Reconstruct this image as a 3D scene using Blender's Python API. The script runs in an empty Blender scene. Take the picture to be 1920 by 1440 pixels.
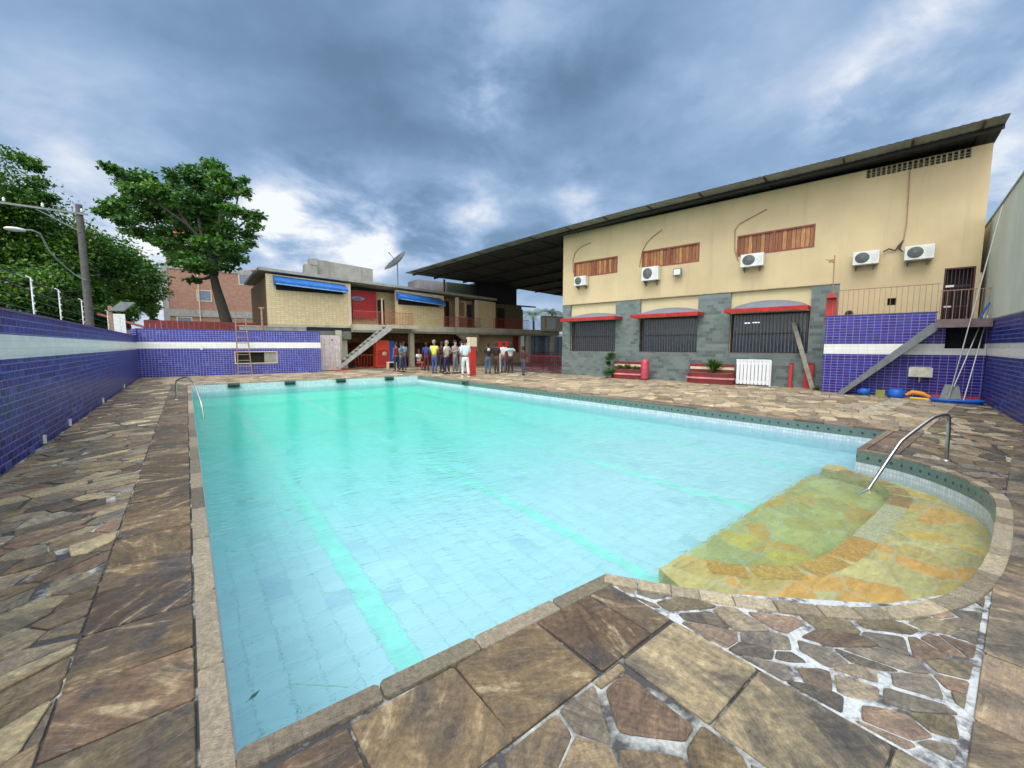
import bpy, bmesh, math, random
import numpy as np
from mathutils import Vector, Matrix
from mathutils.geometry import tessellate_polygon
R = math.radians
sc = bpy.context.scene
COL = sc.collection
rnd = random.Random(7)

# ------------------------------------------------------------------ survey of the place (metres, pool axes)
FPX, HOR, EYE = 765.0, 648.0, 1.5
PITCH = math.atan((720-HOR)/FPX)
YAW = R(38.468)
def ray(x, y):
    a = (x-960)/FPX; b = -(y-720)/FPX
    f = math.cos(PITCH)+b*math.sin(PITCH); u = -math.sin(PITCH)+b*math.cos(PITCH)
    c, s = math.cos(YAW), math.sin(YAW)
    return Vector((f*s+a*c, f*c-a*s, u))
def G(x, y, z=0.0):
    r = ray(x, y); t = (z-EYE)/r.z
    return (r.x*t, r.y*t, z)
def PD(x, y, D):
    return Vector((0, 0, EYE))+ray(x, y)*D
def PY(x, y, Y):
    r = ray(x, y); return Vector((0, 0, EYE))+r*(Y/r.y)
def PX(x, y, X):
    r = ray(x, y); return Vector((0, 0, EYE))+r*(X/r.x)
# frame of the yellow building: u along its front, v into it
FO = Vector((15.3, 15.05, 0)); _l = math.hypot(1.75, 10.4)
FU = Vector((1.75/_l, -10.4/_l, 0)); FV = Vector((-FU.y, FU.x, 0)); FR = math.atan2(FU.y, FU.x)
def F(u, v, z=0): return FO+FU*u+FV*v+Vector((0, 0, z))
def FP(x, y, off=0.0):
    r = ray(x, y); P = FO+FV*off
    t = (P.x*FV.x+P.y*FV.y)/(r.x*FV.x+r.y*FV.y); q = r*t; d = Vector((q.x, q.y, 0))-FO
    return (d.dot(FU), q.z+EYE)

# ------------------------------------------------------------------ mesh collector
class M:
    def __init__(s): s.v = []; s.f = []; s.c = []; s.sm = []; s.mi = []
    def add(s, vs, fs, col=None, smooth=False, mi=0):
        o = len(s.v); s.v += [tuple(p) for p in vs]
        for f in fs:
            s.f.append([o+i for i in f]); s.c.append(col or (1, 1, 1, .5)); s.sm.append(smooth); s.mi.append(mi)
    def box(s, x0, x1, y0, y1, z0, z1, col=None, mi=0):
        vs = [(x, y, z) for z in (z0, z1) for y in (y0, y1) for x in (x0, x1)]
        s.add(vs, [(0, 2, 3, 1), (4, 5, 7, 6), (0, 1, 5, 4), (2, 6, 7, 3), (0, 4, 6, 2), (1, 3, 7, 5)], col, mi=mi)
        return s
    def quad(s, a, b, c, d, col=None): s.add([a, b, c, d], [(0, 1, 2, 3)], col); return s
    def slabq(s, pts, t, n=None, col=None):
        """flat polygon given thickness t against its normal"""
        P = [Vector(p) for p in pts]
        if n is None: n = (P[1]-P[0]).cross(P[2]-P[0]).normalized()
        n = Vector(n); k = len(P)
        s.add(P+[p-n*t for p in P], [list(range(k)), list(range(2*k-1, k-1, -1))]+[(i, i+k, (i+1) % k+k, (i+1) % k) for i in range(k)], col)
        return s
    def prism(s, poly, z0, z1, col=None, smooth=False):
        k = len(poly)
        s.add([(p[0], p[1], z0) for p in poly]+[(p[0], p[1], z1) for p in poly],
              [list(range(k-1, -1, -1)), list(range(k, 2*k))]+[(i, (i+1) % k, (i+1) % k+k, i+k) for i in range(k)], col)
        return s
    def tube(s, pts, r, n=8, col=None, r1=None, smooth=True):
        P = [Vector(p) for p in pts]; k = len(P)
        rs = r if isinstance(r, (list, tuple)) else [r+(r1-r)*i/(k-1) if r1 is not None else r for i in range(k)]
        vs = []; u = None
        for i in range(k):
            t = (P[min(i+1, k-1)]-P[max(i-1, 0)]).normalized()
            if u is None: u = t.cross(Vector((0, 0, 1)) if abs(t.z) < .9 else Vector((1, 0, 0))).normalized()
            else:
                u = (u-t*u.dot(t)); u = u.normalized() if u.length > 1e-6 else t.orthogonal().normalized()
            w = t.cross(u)
            for j in range(n):
                a = 2*math.pi*j/n; vs.append(P[i]+(u*math.cos(a)+w*math.sin(a))*rs[i])
        fs = [(i*n+j, i*n+(j+1) % n, (i+1)*n+(j+1) % n, (i+1)*n+j) for i in range(k-1) for j in range(n)]
        s.add(vs, fs, col, smooth); s.add(vs[:n], [list(range(n-1, -1, -1))], col); s.add(vs[-n:], [list(range(n))], col)
        return s
    def lathe(s, prof, cx=0, cy=0, cz=0, n=16, axis='z', col=None, smooth=True):
        vs = []
        for r, z in prof:
            for j in range(n):
                a = 2*math.pi*j/n; x, y = r*math.cos(a), r*math.sin(a)
                vs.append((cx+x, cy+y, cz+z) if axis == 'z' else (cx+x, cy+z, cz+y) if axis == 'y' else (cx+z, cy+x, cz+y))
        fs = [(i*n+j, i*n+(j+1) % n, (i+1)*n+(j+1) % n, (i+1)*n+j) for i in range(len(prof)-1) for j in range(n)]
        s.add(vs, fs, col, smooth)
        if prof[0][0] > 1e-4: s.add(vs[:n], [list(range(n-1, -1, -1))], col)
        if prof[-1][0] > 1e-4: s.add(vs[-n:], [list(range(n))], col)
        return s
    def ball(s, c, rx, ry=None, rz=None, n=10, m=7, col=None):
        ry = ry or rx; rz = rz or rx
        vs = []
        for i in range(m+1):
            t = math.pi*i/m
            for j in range(n):
                a = 2*math.pi*j/n
                vs.append((c[0]+rx*math.sin(t)*math.cos(a), c[1]+ry*math.sin(t)*math.sin(a), c[2]-rz*math.cos(t)))
        s.add(vs, [(i*n+j, i*n+(j+1) % n, (i+1)*n+(j+1) % n, (i+1)*n+j) for i in range(m) for j in range(n)], col, True)
        return s
    def frame(s, x0, x1, y0, y1, z0, z1, w):
        """rectangular ring in the xz plane, members butted"""
        s.box(x0, x0+w, y0, y1, z0, z1); s.box(x1-w, x1, y0, y1, z0, z1)
        s.box(x0+w, x1-w, y0, y1, z0, z0+w); s.box(x0+w, x1-w, y0, y1, z1-w, z1); return s
    def wall(s, x0, x1, y0, y1, z0, z1, holes):
        """box in the xz plane with rectangular openings (hx0,hx1,hz0,hz1)"""
        xs = sorted(set([x0, x1]+[h[0] for h in holes]+[h[1] for h in holes])); zs = sorted(set([z0, z1]+[h[2] for h in holes]+[h[3] for h in holes]))
        def solid(i, j):
            if i < 0 or j < 0 or i >= len(xs)-1 or j >= len(zs)-1: return False
            mx, mz = (xs[i]+xs[i+1])/2, (zs[j]+zs[j+1])/2
            return not any(h[0] < mx < h[1] and h[2] < mz < h[3] for h in holes)
        for i in range(len(xs)-1):
            for j in range(len(zs)-1):
                if not solid(i, j): continue
                a, b, c, d = xs[i], xs[i+1], zs[j], zs[j+1]
                s.add([(a, y0, c), (b, y0, c), (b, y0, d), (a, y0, d)], [(0, 1, 2, 3)])
                s.add([(a, y1, c), (b, y1, c), (b, y1, d), (a, y1, d)], [(3, 2, 1, 0)])
                if not solid(i-1, j): s.add([(a, y0, c), (a, y0, d), (a, y1, d), (a, y1, c)], [(0, 1, 2, 3)])
                if not solid(i+1, j): s.add([(b, y0, c), (b, y1, c), (b, y1, d), (b, y0, d)], [(0, 1, 2, 3)])
                if not solid(i, j-1): s.add([(a, y0, c), (a, y1, c), (b, y1, c), (b, y0, c)], [(0, 1, 2, 3)])
                if not solid(i, j+1): s.add([(a, y0, d), (b, y0, d), (b, y1, d), (a, y1, d)], [(0, 1, 2, 3)])
        return s
    def build(s, name, mat, parent=None, org=None, bevel=0, seg=2):
        if org is None: org = parent.get('_org') if parent is not None and '_org' in parent else (0, 0, 0)
        ox, oy, oz = org
        me = bpy.data.meshes.new(name)
        me.from_pydata([(a-ox, b-oy, c-oz) for a, b, c in s.v], [], s.f)
        if bevel:
            bm = bmesh.new(); bm.from_mesh(me); bmesh.ops.remove_doubles(bm, verts=bm.verts, dist=1e-5)
            bmesh.ops.bevel(bm, geom=[e for e in bm.edges if e.calc_face_angle(0) > .5], offset=bevel, segments=seg, affect='EDGES', profile=.6)
            bm.to_mesh(me); bm.free()
        else:
            me.polygons.foreach_set('use_smooth', s.sm)
            ca = me.color_attributes.new('Col', 'FLOAT_COLOR', 'CORNER')
            arr = []
            for f, c in zip(s.f, s.c): arr += list(c)*len(f)
            ca.data.foreach_set('color', arr)
        for m in (mat if isinstance(mat, (list, tuple)) else [mat]): me.materials.append(m)
        if isinstance(mat, (list, tuple)) and not bevel: me.polygons.foreach_set('material_index', s.mi)
        me.validate(); me.update()
        o = bpy.data.objects.new(name, me); COL.objects.link(o)
        if parent is not None: o.parent = parent
        return o
def build_each(m, name, mt, parent, **k):
    """every loose piece of the collector becomes a part of its own"""
    par = list(range(len(m.v)))
    def find(i):
        while par[i] != i: par[i] = par[par[i]]; i = par[i]
        return i
    for f in m.f:
        for q in f[1:]: par[find(q)] = find(f[0])
    groups = {}
    for fi, f in enumerate(m.f): groups.setdefault(find(f[0]), []).append(fi)
    res = []
    for fl in groups.values():
        q = M(); idx = sorted({i for fi in fl for i in m.f[fi]}); mp = {i: j for j, i in enumerate(idx)}; q.v = [m.v[i] for i in idx]
        for fi in fl: q.f.append([mp[i] for i in m.f[fi]]); q.c.append(m.c[fi]); q.sm.append(m.sm[fi]); q.mi.append(m.mi[fi])
        res.append(q.build(name, mt, parent, **k))
    return res
def tag(o, label=None, cat=None, group=None, kind=None):
    if label: o['label'] = label
    if cat: o['category'] = cat
    if group: o['group'] = group
    if kind: o['kind'] = kind
    return o
def thing(name, label, cat, loc=(0, 0, 0), rz=0, group=None, org=None):
    """Empty at the thing's base; parts are written in frame coordinates, org = the base in that frame"""
    o = bpy.data.objects.new(name, None); COL.objects.link(o); o.empty_display_size = .2
    o.location = loc; o.rotation_euler = (0, 0, rz); o['_org'] = tuple(org) if org is not None else tuple(loc)
    return tag(o, label, cat, group)
def fthing(name, label, cat, u, v, z=0, group=None):
    return thing(name, label, cat, F(u, v, z), FR, group, (u, v, z))
def copy_tree(o, parent=None):
    c = o.copy(); COL.objects.link(c)
    if parent is not None: c.parent = parent
    for ch in list(o.children): copy_tree(ch, c)
    return c
def struct(name, m, mat, **k): return tag(m.build(name, mat, **k), kind='structure')

# ------------------------------------------------------------------ materials
def newmat(name):
    m = bpy.data.materials.new(name); m.use_nodes = True; nt = m.node_tree; nt.nodes.clear()
    out = nt.nodes.new('ShaderNodeOutputMaterial'); b = nt.nodes.new('ShaderNodeBsdfPrincipled')
    nt.links.new(b.outputs[0], out.inputs[0]); return m, nt, b, out
class N:
    def __init__(s, nt): s.nt = nt
    def n(s, t, **k):
        x = s.nt.nodes.new('ShaderNode'+t)
        for a, b in k.items(): setattr(x, a, b)
        return x
    def l(s, a, b): s.nt.links.new(a, b)
    def put(s, inp, v):
        if hasattr(v, 'links') or isinstance(v, bpy.types.NodeSocket): s.l(v, inp)
        else: inp.default_value = v
    def math(s, op, a, b=0.0, c=None):
        x = s.n('Math', operation=op); s.put(x.inputs[0], a); s.put(x.inputs[1], b)
        if c is not None: s.put(x.inputs[2], c)
        return x.outputs[0]
    def mix(s, f, a, b, mode='MIX'):
        x = s.n('Mix', data_type='RGBA', blend_type=mode); s.put(x.inputs[0], f)
        s.put(x.inputs[6], a if not isinstance(a, tuple) else (*a[:3], 1)); s.put(x.inputs[7], b if not isinstance(b, tuple) else (*b[:3], 1)); return x.outputs[2]
    def ramp(s, f, stops, interp='LINEAR'):
        x = s.n('ValToRGB'); x.color_ramp.interpolation = interp; e = x.color_ramp.elements
        while len(e) < len(stops): e.new(.5)
        for q, (p, c) in zip(e, stops): q.position = p; q.color = (*c[:3], 1) if isinstance(c, tuple) else (c, c, c, 1)
        s.put(x.inputs[0], f); return x.outputs[0]
    def obj(s): return s.n('TexCoord').outputs['Object']
    def geo(s): return s.n('NewGeometry').outputs['Position']
    def map(s, v, scale=(1, 1, 1), rot=(0, 0, 0), loc=(0, 0, 0)):
        x = s.n('Mapping'); s.l(v, x.inputs[0]); x.inputs['Scale'].default_value = scale; x.inputs['Rotation'].default_value = rot; x.inputs['Location'].default_value = loc; return x.outputs[0]
    def noise(s, v, scale, detail=4, rough=.55, dist=0, w=None):
        x = s.n('TexNoise'); 
        if w is not None: x.noise_dimensions = '4D'; s.put(x.inputs['W'], w)
        s.l(v, x.inputs['Vector']); x.inputs['Scale'].default_value = scale; x.inputs['Detail'].default_value = detail
        x.inputs['Roughness'].default_value = rough; x.inputs['Distortion'].default_value = dist; return x.outputs['Fac']
    def bump(s, h, strength, dist=.01):
        x = s.n('Bump'); x.inputs['Strength'].default_value = strength; x.inputs['Distance'].default_value = dist; s.put(x.inputs['Height'], h); return x.outputs[0]
def plain(name, col, rough=.6, metal=0, var=.25, scale=6, bump=.15, spec=.5, dirt=None, streak=0):
    m, nt, b, out = newmat(name); k = N(nt); v = k.obj()
    n1 = k.noise(v, scale, 5, .6)
    lo = tuple(c*(1-var) for c in col); hi = tuple(min(1, c*(1+var)) for c in col)
    c = k.ramp(n1, [(.3, lo), (.7, hi)])
    if dirt:
        n2 = k.noise(k.map(v, (1, 1, .35)), scale*.35, 6, .65)
        c = k.mix(k.ramp(n2, [(.5, 0.0), (.72, dirt[3])]), c, dirt[:3])
    if streak:
        n3 = k.noise(k.map(v, (2.4, 2.4, .16)), 1.1, 6, .7, .3)
        c = k.mix(k.ramp(n3, [(.56, 0.0), (.80, streak*1.4)]), c, (.10, .085, .06))
    k.l(c, b.inputs['Base Color']); b.inputs['Roughness'].default_value = rough; b.inputs['Metallic'].default_value = metal
    b.inputs['Specular IOR Level'].default_value = spec
    if bump: k.l(k.bump(k.noise(v, scale*8, 4, .6), bump, .01), b.inputs['Normal'])
    return m
def tilemat(name, bw, bh, mortar, off, cols, mcol, rough=.14, msz=.06, vertical=True, bump=.4, grime=.35, smooth=.1, spec=.5):
    m, nt, b, out = newmat(name); k = N(nt); o = k.obj()
    sp = k.n('SeparateXYZ'); k.l(o, sp.inputs[0]); cb = k.n('CombineXYZ')
    if vertical: k.l(k.math('ADD', sp.outputs[0], sp.outputs[1]), cb.inputs[0]); k.l(sp.outputs[2], cb.inputs[1])
    else: k.l(sp.outputs[0], cb.inputs[0]); k.l(sp.outputs[1], cb.inputs[1])
    t = k.n('TexBrick'); t.offset = off; t.squash = 1; k.l(cb.outputs[0], t.inputs['Vector'])
    t.inputs['Color1'].default_value = (0, 0, 0, 1); t.inputs['Color2'].default_value = (1, 1, 1, 1); t.inputs['Mortar'].default_value = (0, 0, 0, 1)
    for a, c in (('Scale', 1), ('Mortar Size', mortar), ('Mortar Smooth', smooth), ('Bias', 0), ('Brick Width', bw), ('Row Height', bh)): t.inputs[a].default_value = c
    g = k.noise(o, 1.1, 5, .6)
    c = k.ramp(t.outputs['Color'], cols)
    c = k.mix(k.ramp(g, [(.35, 0.0), (.75, grime)]), c, tuple(min(1, x*1.0) for x in mcol[:3]))
    mc = k.mix(k.noise(o, 7, 4), tuple(x*.55 for x in mcol), tuple(min(1, x*1.2) for x in mcol))
    c = k.mix(t.outputs['Fac'], c, mc)
    k.l(c, b.inputs['Base Color'])
    k.l(k.ramp(t.outputs['Fac'], [(0, rough), (1, .8)]), b.inputs['Roughness'])
    h = k.math('SUBTRACT', k.math('MULTIPLY', t.outputs['Color'], .25), t.outputs['Fac'])
    b.inputs['Specular IOR Level'].default_value = spec; k.l(k.bump(h, bump, .004), b.inputs['Normal']); return m
BLUES = [(0, (.007, .010, .13)), (.35, (.011, .016, .20)), (.7, (.016, .024, .28)), (.93, (.014, .04, .26)), (1, (.06, .09, .36))]
mat = {}
mat['tile_l'] = tilemat('blue_tile_running', .2, .0975, .0042, .5, BLUES, (.34, .38, .52), grime=.03, rough=.3, spec=.1)
mat['tile_f'] = tilemat('blue_tile_stacked', .12, .1, .008, 0, [(a, tuple(x*1.25+.008 for x in c)) for a, c in BLUES], (.32, .31, .50), grime=.10, rough=.3, spec=.3)
mat['tile_b'] = tilemat('blue_tile_block', .16, .085, .006, 0, [(0, (.03, .015, .17)), (.5, (.045, .025, .26)), (1, (.03, .04, .32))], (.30, .29, .50), grime=.04, rough=.25, spec=.3)
mat['white_tile'] = tilemat('white_tile', .2, .0975, .003, 0, [(0, (.80, .81, .78)), (1, (.88, .88, .84))], (.62, .62, .58), rough=.25, grime=.25)
mat['stone_tile'] = tilemat('grey_stone_tile', .26, .13, .005, .5, [(0, (.075, .10, .10)), (.4, (.13, .175, .165)), (.75, (.17, .21, .21)), (1, (.10, .13, .12))], (.20, .23, .21), rough=.65, bump=.6, grime=.3)
mat['yellow_tile'] = tilemat('yellow_wall_tile', .22, .11, .006, 0, [(0, (.60, .48, .26)), (1, (.70, .58, .34))], (.44, .35, .2), rough=.35, grime=.15)
mat['band_tile'] = tilemat('waterline_white_tile', .055, .055, .004, 0, [(0, (.50, .60, .66)), (1, (.68, .76, .80))], (.45, .50, .52), rough=.2, grime=.15)
mat['basin_x'] = tilemat('pale_blue_basin_tile', .21, .21, .0032, 0, [(0, (.56, .60, .70)), (.85, (.60, .64, .74)), (1, (.48, .52, .65))], (.40, .48, .54), rough=.4, vertical=False, grime=.10, bump=.1)
def deep(src):
    m = src.copy(); m.name = 'basin_tile_with_green_deep_end'; nt = m.node_tree; k = N(nt); b = next(n for n in nt.nodes if n.type == 'BSDF_PRINCIPLED'); c = b.inputs['Base Color'].links[0].from_socket
    sp = k.n('SeparateXYZ'); k.l(k.geo(), sp.inputs[0]); f = k.ramp(k.math('DIVIDE', k.math('ADD', sp.outputs[1], k.math('MULTIPLY', k.noise(k.geo(), .35, 2), 3.0)), 20.0), [(.28, 0.0), (.50, .45), (.80, .88)])
    k.l(k.mix(f, c, (.08, .74, .56)), b.inputs['Base Color']); return m
mat['basin'] = deep(mat['basin_x'])
mat['basin_wall'] = tilemat('pale_blue_wall_tile', .21, .21, .004, 0, [(0, (.40, .56, .66)), (1, (.46, .62, .70))], (.30, .42, .48), rough=.4, grime=.12)
mat['lane'] = plain('green_lane_tile', (.40, .67, .64), .5, var=.10, scale=5)
mat['cobogo'] = plain('vent_block_cement', (.34, .29, .18), .9)
def band():
    m, nt, b, out = newmat('green_patterned_band'); k = N(nt); o = k.obj(); sp = k.n('SeparateXYZ'); k.l(o, sp.inputs[0])
    x = k.math('ADD', sp.outputs[0], sp.outputs[1])
    fx = k.math('ABSOLUTE', k.math('SUBTRACT', k.math('FRACT', k.math('DIVIDE', x, .16)), .5))
    fz = k.math('ABSOLUTE', k.math('DIVIDE', k.math('ADD', sp.outputs[2], .085), .16))
    dot = k.math('LESS_THAN', k.math('ADD', k.math('POWER', k.math('MULTIPLY', fx, 1.0), 2.0), k.math('POWER', fz, 2.0)), .018)
    c = k.mix(k.noise(o, 30, 5), (.07, .12, .105), (.20, .27, .24)); c = k.mix(k.math('MULTIPLY', dot, .85), c, (.012, .02, .03))
    k.l(c, b.inputs['Base Color']); b.inputs['Roughness'].default_value = .3; return m
mat['band'] = band()
def stone(name, scale=1.0, stripe=.5, stain=.5, con=1.0, thr=.60):
    m, nt, b, out = newmat(name); k = N(nt); p = k.geo()
    at = k.n('Attribute', attribute_name='Col'); w = k.math('MULTIPLY', at.outputs['Alpha'], 37.0)
    vr = k.n('VectorRotate'); vr.rotation_type = 'Z_AXIS'; k.l(p, vr.inputs['Vector']); k.l(k.math('MULTIPLY', at.outputs['Alpha'], 40.0), vr.inputs['Angle'])
    v = vr.outputs[0]
    s1 = k.noise(k.map(v, (1.3, 4.5, 1)), 2.4*scale, 7, .66, 1.6, w=w)
    s2 = k.noise(p, 3.2*scale, 6, .6, 1.4, w=w)
    s3 = k.noise(k.map(v, (3, 40, 1)), 3*scale, 5, .7, .6, w=w)
    f = k.noise(p, 38, 7, .8)
    rid = k.n('TexWave'); rid.wave_type = 'BANDS'; k.l(v, rid.inputs['Vector']); rid.inputs['Scale'].default_value = 9*scale; rid.inputs['Distortion'].default_value = 9; rid.inputs['Detail'].default_value = 4; rid.inputs['Detail Scale'].default_value = 1.2
    c = k.mix(k.ramp(s1, [(.36, 0.0), (.62, 1.0)]), k.mix(1.0, at.outputs['Color'], (1-.40*con, 1-.41*con, 1-.40*con), 'MULTIPLY'), k.mix(1.0, at.outputs['Color'], (1+.3*con, 1+.2*con, 1.0), 'MULTIPLY'))
    c = k.mix(k.ramp(s2, [(.48, 0.0), (.66, stain)]), c, (.055, .055, .058))
    c = k.mix(k.ramp(s1, [(thr, 0.0), (thr+.13, stripe)]), c, (.40, .33, .205))
    c = k.mix(k.ramp(s3, [(.58, 0.0), (.72, .35*stripe+.1)]), c, (.46, .40, .31))
    c = k.mix(.75, c, k.mix(1.0, c, k.ramp(f, [(.3, .40), (.7, 1.65)]), 'MULTIPLY'))
    c = k.mix(k.math('MULTIPLY', k.ramp(s1, [(.4, 0.0), (.6, .28)]), 1.0), c, k.mix(1.0, c, k.ramp(rid.outputs['Fac'], [(.2, .6), (.8, 1.3)]), 'MULTIPLY'))
    k.l(c, b.inputs['Base Color']); k.l(k.ramp(s2, [(.35, .8), (.7, .42)]), b.inputs['Roughness']); b.inputs['Specular IOR Level'].default_value = .35
    h = k.math('ADD', k.math('ADD', k.math('MULTIPLY', s3, .8), k.math('MULTIPLY', rid.outputs['Fac'], .18)), k.math('ADD', k.math('MULTIPLY', f, .5), s1))
    k.l(k.bump(h, .8, .014), b.inputs['Normal']); return m
mat['stone'] = stone('paving_stone', 1.0, .25, .30)
mat['slab'] = stone('slab_stone', .62, .9, .9, 1.1, .55)
mat['coping'] = stone('coping_stone', 2.6, .05, .12, .45)
def grout(name, dark, light, lo, hi, sc_=2.2):
    m, nt, b, out = newmat(name); k = N(nt); p = k.geo()
    c = k.mix(k.ramp(k.noise(p, sc_, 6, .7), [(lo, 0.0), (hi, 1.0)]), dark, light)
    f = k.noise(p, 60, 5, .7); c = k.mix(.5, c, k.mix(1.0, c, k.ramp(f, [(.3, .5), (.7, 1.5)]), 'MULTIPLY'))
    k.l(c, b.inputs['Base Color']); b.inputs['Roughness'].default_value = .9; k.l(k.bump(f, .5, .01), b.inputs['Normal']); return m
mat['grout'] = grout('weathered_grout', (.05, .052, .058), (.46, .47, .44), .50, .62)
mat['grout_white'] = grout('white_grout', (.085, .085, .09), (.48, .51, .52), .40, .54, 7)
def ochre(name, deep=False):
    m, nt, b, out = newmat(name); k = N(nt); p = k.geo()
    pw = k.n('VectorMath', operation='ADD'); k.l(p, pw.inputs[0])
    v = k.n('TexVoronoi'); v.inputs['Scale'].default_value = 2.7; k.l(k.map(p, (1, 1.35, 0), (0, 0, .5)), v.inputs['Vector']); v.inputs['Randomness'].default_value = 1
    e = k.n('TexVoronoi', feature='DISTANCE_TO_EDGE'); e.inputs['Scale'].default_value = 2.7; k.l(k.map(p, (1, 1.35, 0), (0, 0, .5)), e.inputs['Vector'])
    sep = k.n('SeparateColor'); k.l(v.outputs['Color'], sep.inputs[0])
    c = k.ramp(sep.outputs[0], [(0, (.44, .32, .11)), (.22, (.56, .37, .09)), (.4, (.48, .38, .14)), (.55, (.56, .30, .08)), (.7, (.42, .34, .14)), (.85, (.52, .42, .17))], 'CONSTANT')
    n = k.noise(k.map(p, (1, 4, 1), (0, 0, .5)), 5, 6, .65, 1)
    c = k.mix(.6, c, k.mix(1.0, c, k.ramp(n, [(.3, .5), (.7, 1.45)]), 'MULTIPLY'))
    c = k.mix(k.ramp(e.outputs['Distance'], [(.0, .75), (.045, 0.0)]), c, (.42, .40, .26))
    k.l(c, b.inputs['Base Color']); b.inputs['Roughness'].default_value = .6; return m
mat['ochre'] = ochre('ochre_step_stone')
mat['plaster'] = plain('yellow_plaster', (.60, .475, .28), .85, var=.09, scale=.7, bump=.3, dirt=(.44, .34, .20, .5), streak=.2)
mat['plaster2'] = plain('pale_yellow_plaster', (.62, .52, .31), .85, var=.07, scale=1.2, bump=.2, dirt=(.40, .32, .2, .3))
mat['green_wall'] = plain('pale_green_render', (.66, .70, .60), .9, var=.08, scale=.8, bump=.3, dirt=(.36, .38, .3, .35), streak=.2)
mat['concrete'] = plain('concrete', (.30, .30, .27), .9, var=.18, scale=2.5, bump=.4, dirt=(.12, .12, .1, .5), streak=.35)
mat['conc_light'] = plain('painted_concrete', (.44, .42, .31), .85, var=.12, scale=2, bump=.3, dirt=(.2, .19, .13, .5), streak=.3)
mat['ochre_trim'] = plain('ochre_trim', (.50, .36, .07), .8, var=.15, dirt=(.2, .16, .08, .5))
mat['grey_metal'] = plain('grey_painted_metal', (.20, .22, .23), .5, .3, var=.15, dirt=(.12, .08, .06, .5))
mat['steel'] = plain('stainless_steel', (.52, .50, .46), .28, 1.0, var=.15, scale=12, bump=.1)
mat['alu'] = plain('aluminium_tube', (.62, .62, .60), .4, .7, var=.1)
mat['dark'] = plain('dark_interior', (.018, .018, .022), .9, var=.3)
mat['dark_iron'] = plain('dark_iron', (.035, .03, .032), .55, .4, var=.3)
mat['red_dark'] = plain('dark_red_paint', (.20, .018, .022), .5, var=.2, dirt=(.08, .02, .02, .5))
mat['red'] = plain('red_paint', (.50, .035, .030), .5, var=.15, dirt=(.22, .05, .04, .4))
mat['red_rail'] = plain('faded_red_rail', (.40, .09, .07), .6, var=.2)
mat['rust'] = plain('rusty_rail_paint', (.34, .20, .13), .7, var=.3, scale=12)
mat['pink'] = plain('faded_pink_paint', (.62, .26, .24), .7, var=.15, dirt=(.35, .1, .1, .4))
mat['cream'] = plain('cream_paint', (.66, .55, .38), .7, var=.1, dirt=(.3, .25, .18, .4))
mat['blue_cloth'] = plain('blue_awning_cloth', (.012, .12, .42), .65, var=.3, scale=3, bump=.3, dirt=(.03, .10, .24, .5))
mat['awning_white'] = plain('weathered_awning_cloth', (.17, .19, .24), .7, var=.15, scale=3, bump=.1, dirt=(.16, .18, .2, .5))
mat['awning_red'] = plain('red_awning_valance', (.44, .02, .018), .75, var=.3, scale=5, dirt=(.2, .03, .03, .5))
mat['white_plastic'] = plain('white_enamel', (.70, .72, .70), .4, var=.05, dirt=(.45, .42, .35, .3))
mat['white_panel'] = plain('white_slats', (.80, .82, .85), .5, var=.04)
mat['fan'] = plain('fan_grille', (.10, .115, .115), .5, .2)
mat['brick'] = tilemat('bare_brick', .24, .12, .014, .5, [(0, (.27, .11, .07)), (.5, (.34, .145, .09)), (1, (.40, .19, .12))], (.34, .27, .22), rough=.9, grime=.3)
mat['glass'] = plain('dark_glass', (.05, .08, .10), .12, var=.2, bump=0)
mat['blue_glass'] = plain('blue_grey_curtain', (.13, .19, .26), .35, var=.3)
mat['eave_sheet_lit_tone'] = plain('eave_sheet_painted_lit', (.24, .25, .21), .75, var=.25, scale=1.5, dirt=(.10, .10, .08, .6), bump=.1)  # same sheet as the roof, with the light on the overhang put into its colour
mat['roof_sheet_shade_tone'] = plain('corrugated_sheet_painted_shade', (.028, .030, .028), .75, var=.2, scale=1.5, dirt=(.06, .06, .05, .6), bump=.1)  # shade under the canopy is darkened into this base colour
mat['bark'] = plain('bark', (.045, .038, .030), .95, var=.4, scale=9, bump=1)
mat['wood_pole'] = plain('concrete_pole', (.10, .095, .09), .9, var=.25, scale=6, bump=.4, dirt=(.07, .07, .06, .5))
mat['asphalt'] = plain('asphalt', (.055, .055, .055), .9, var=.25)
mat['ground'] = plain('dry_earth', (.14, .12, .08), .95, var=.3, scale=.5)
mat['float_blue'] = plain('blue_foam', (.01, .12, .55), .5, var=.15)
mat['float_orange'] = plain('orange_foam', (.80, .32, .03), .5, var=.1)
mat['float_yellow'] = plain('yellow_foam', (.72, .52, .06), .5, var=.1)
mat['orange_red'] = plain('orange_red_paint', (.72, .08, .03), .5, var=.2)
mat['ladder'] = plain('weathered_ladder_wood', (.26, .20, .15), .8, var=.2)
mat['plank'] = plain('weathered_plank', (.26, .25, .20), .85, var=.25, scale=8)
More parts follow.
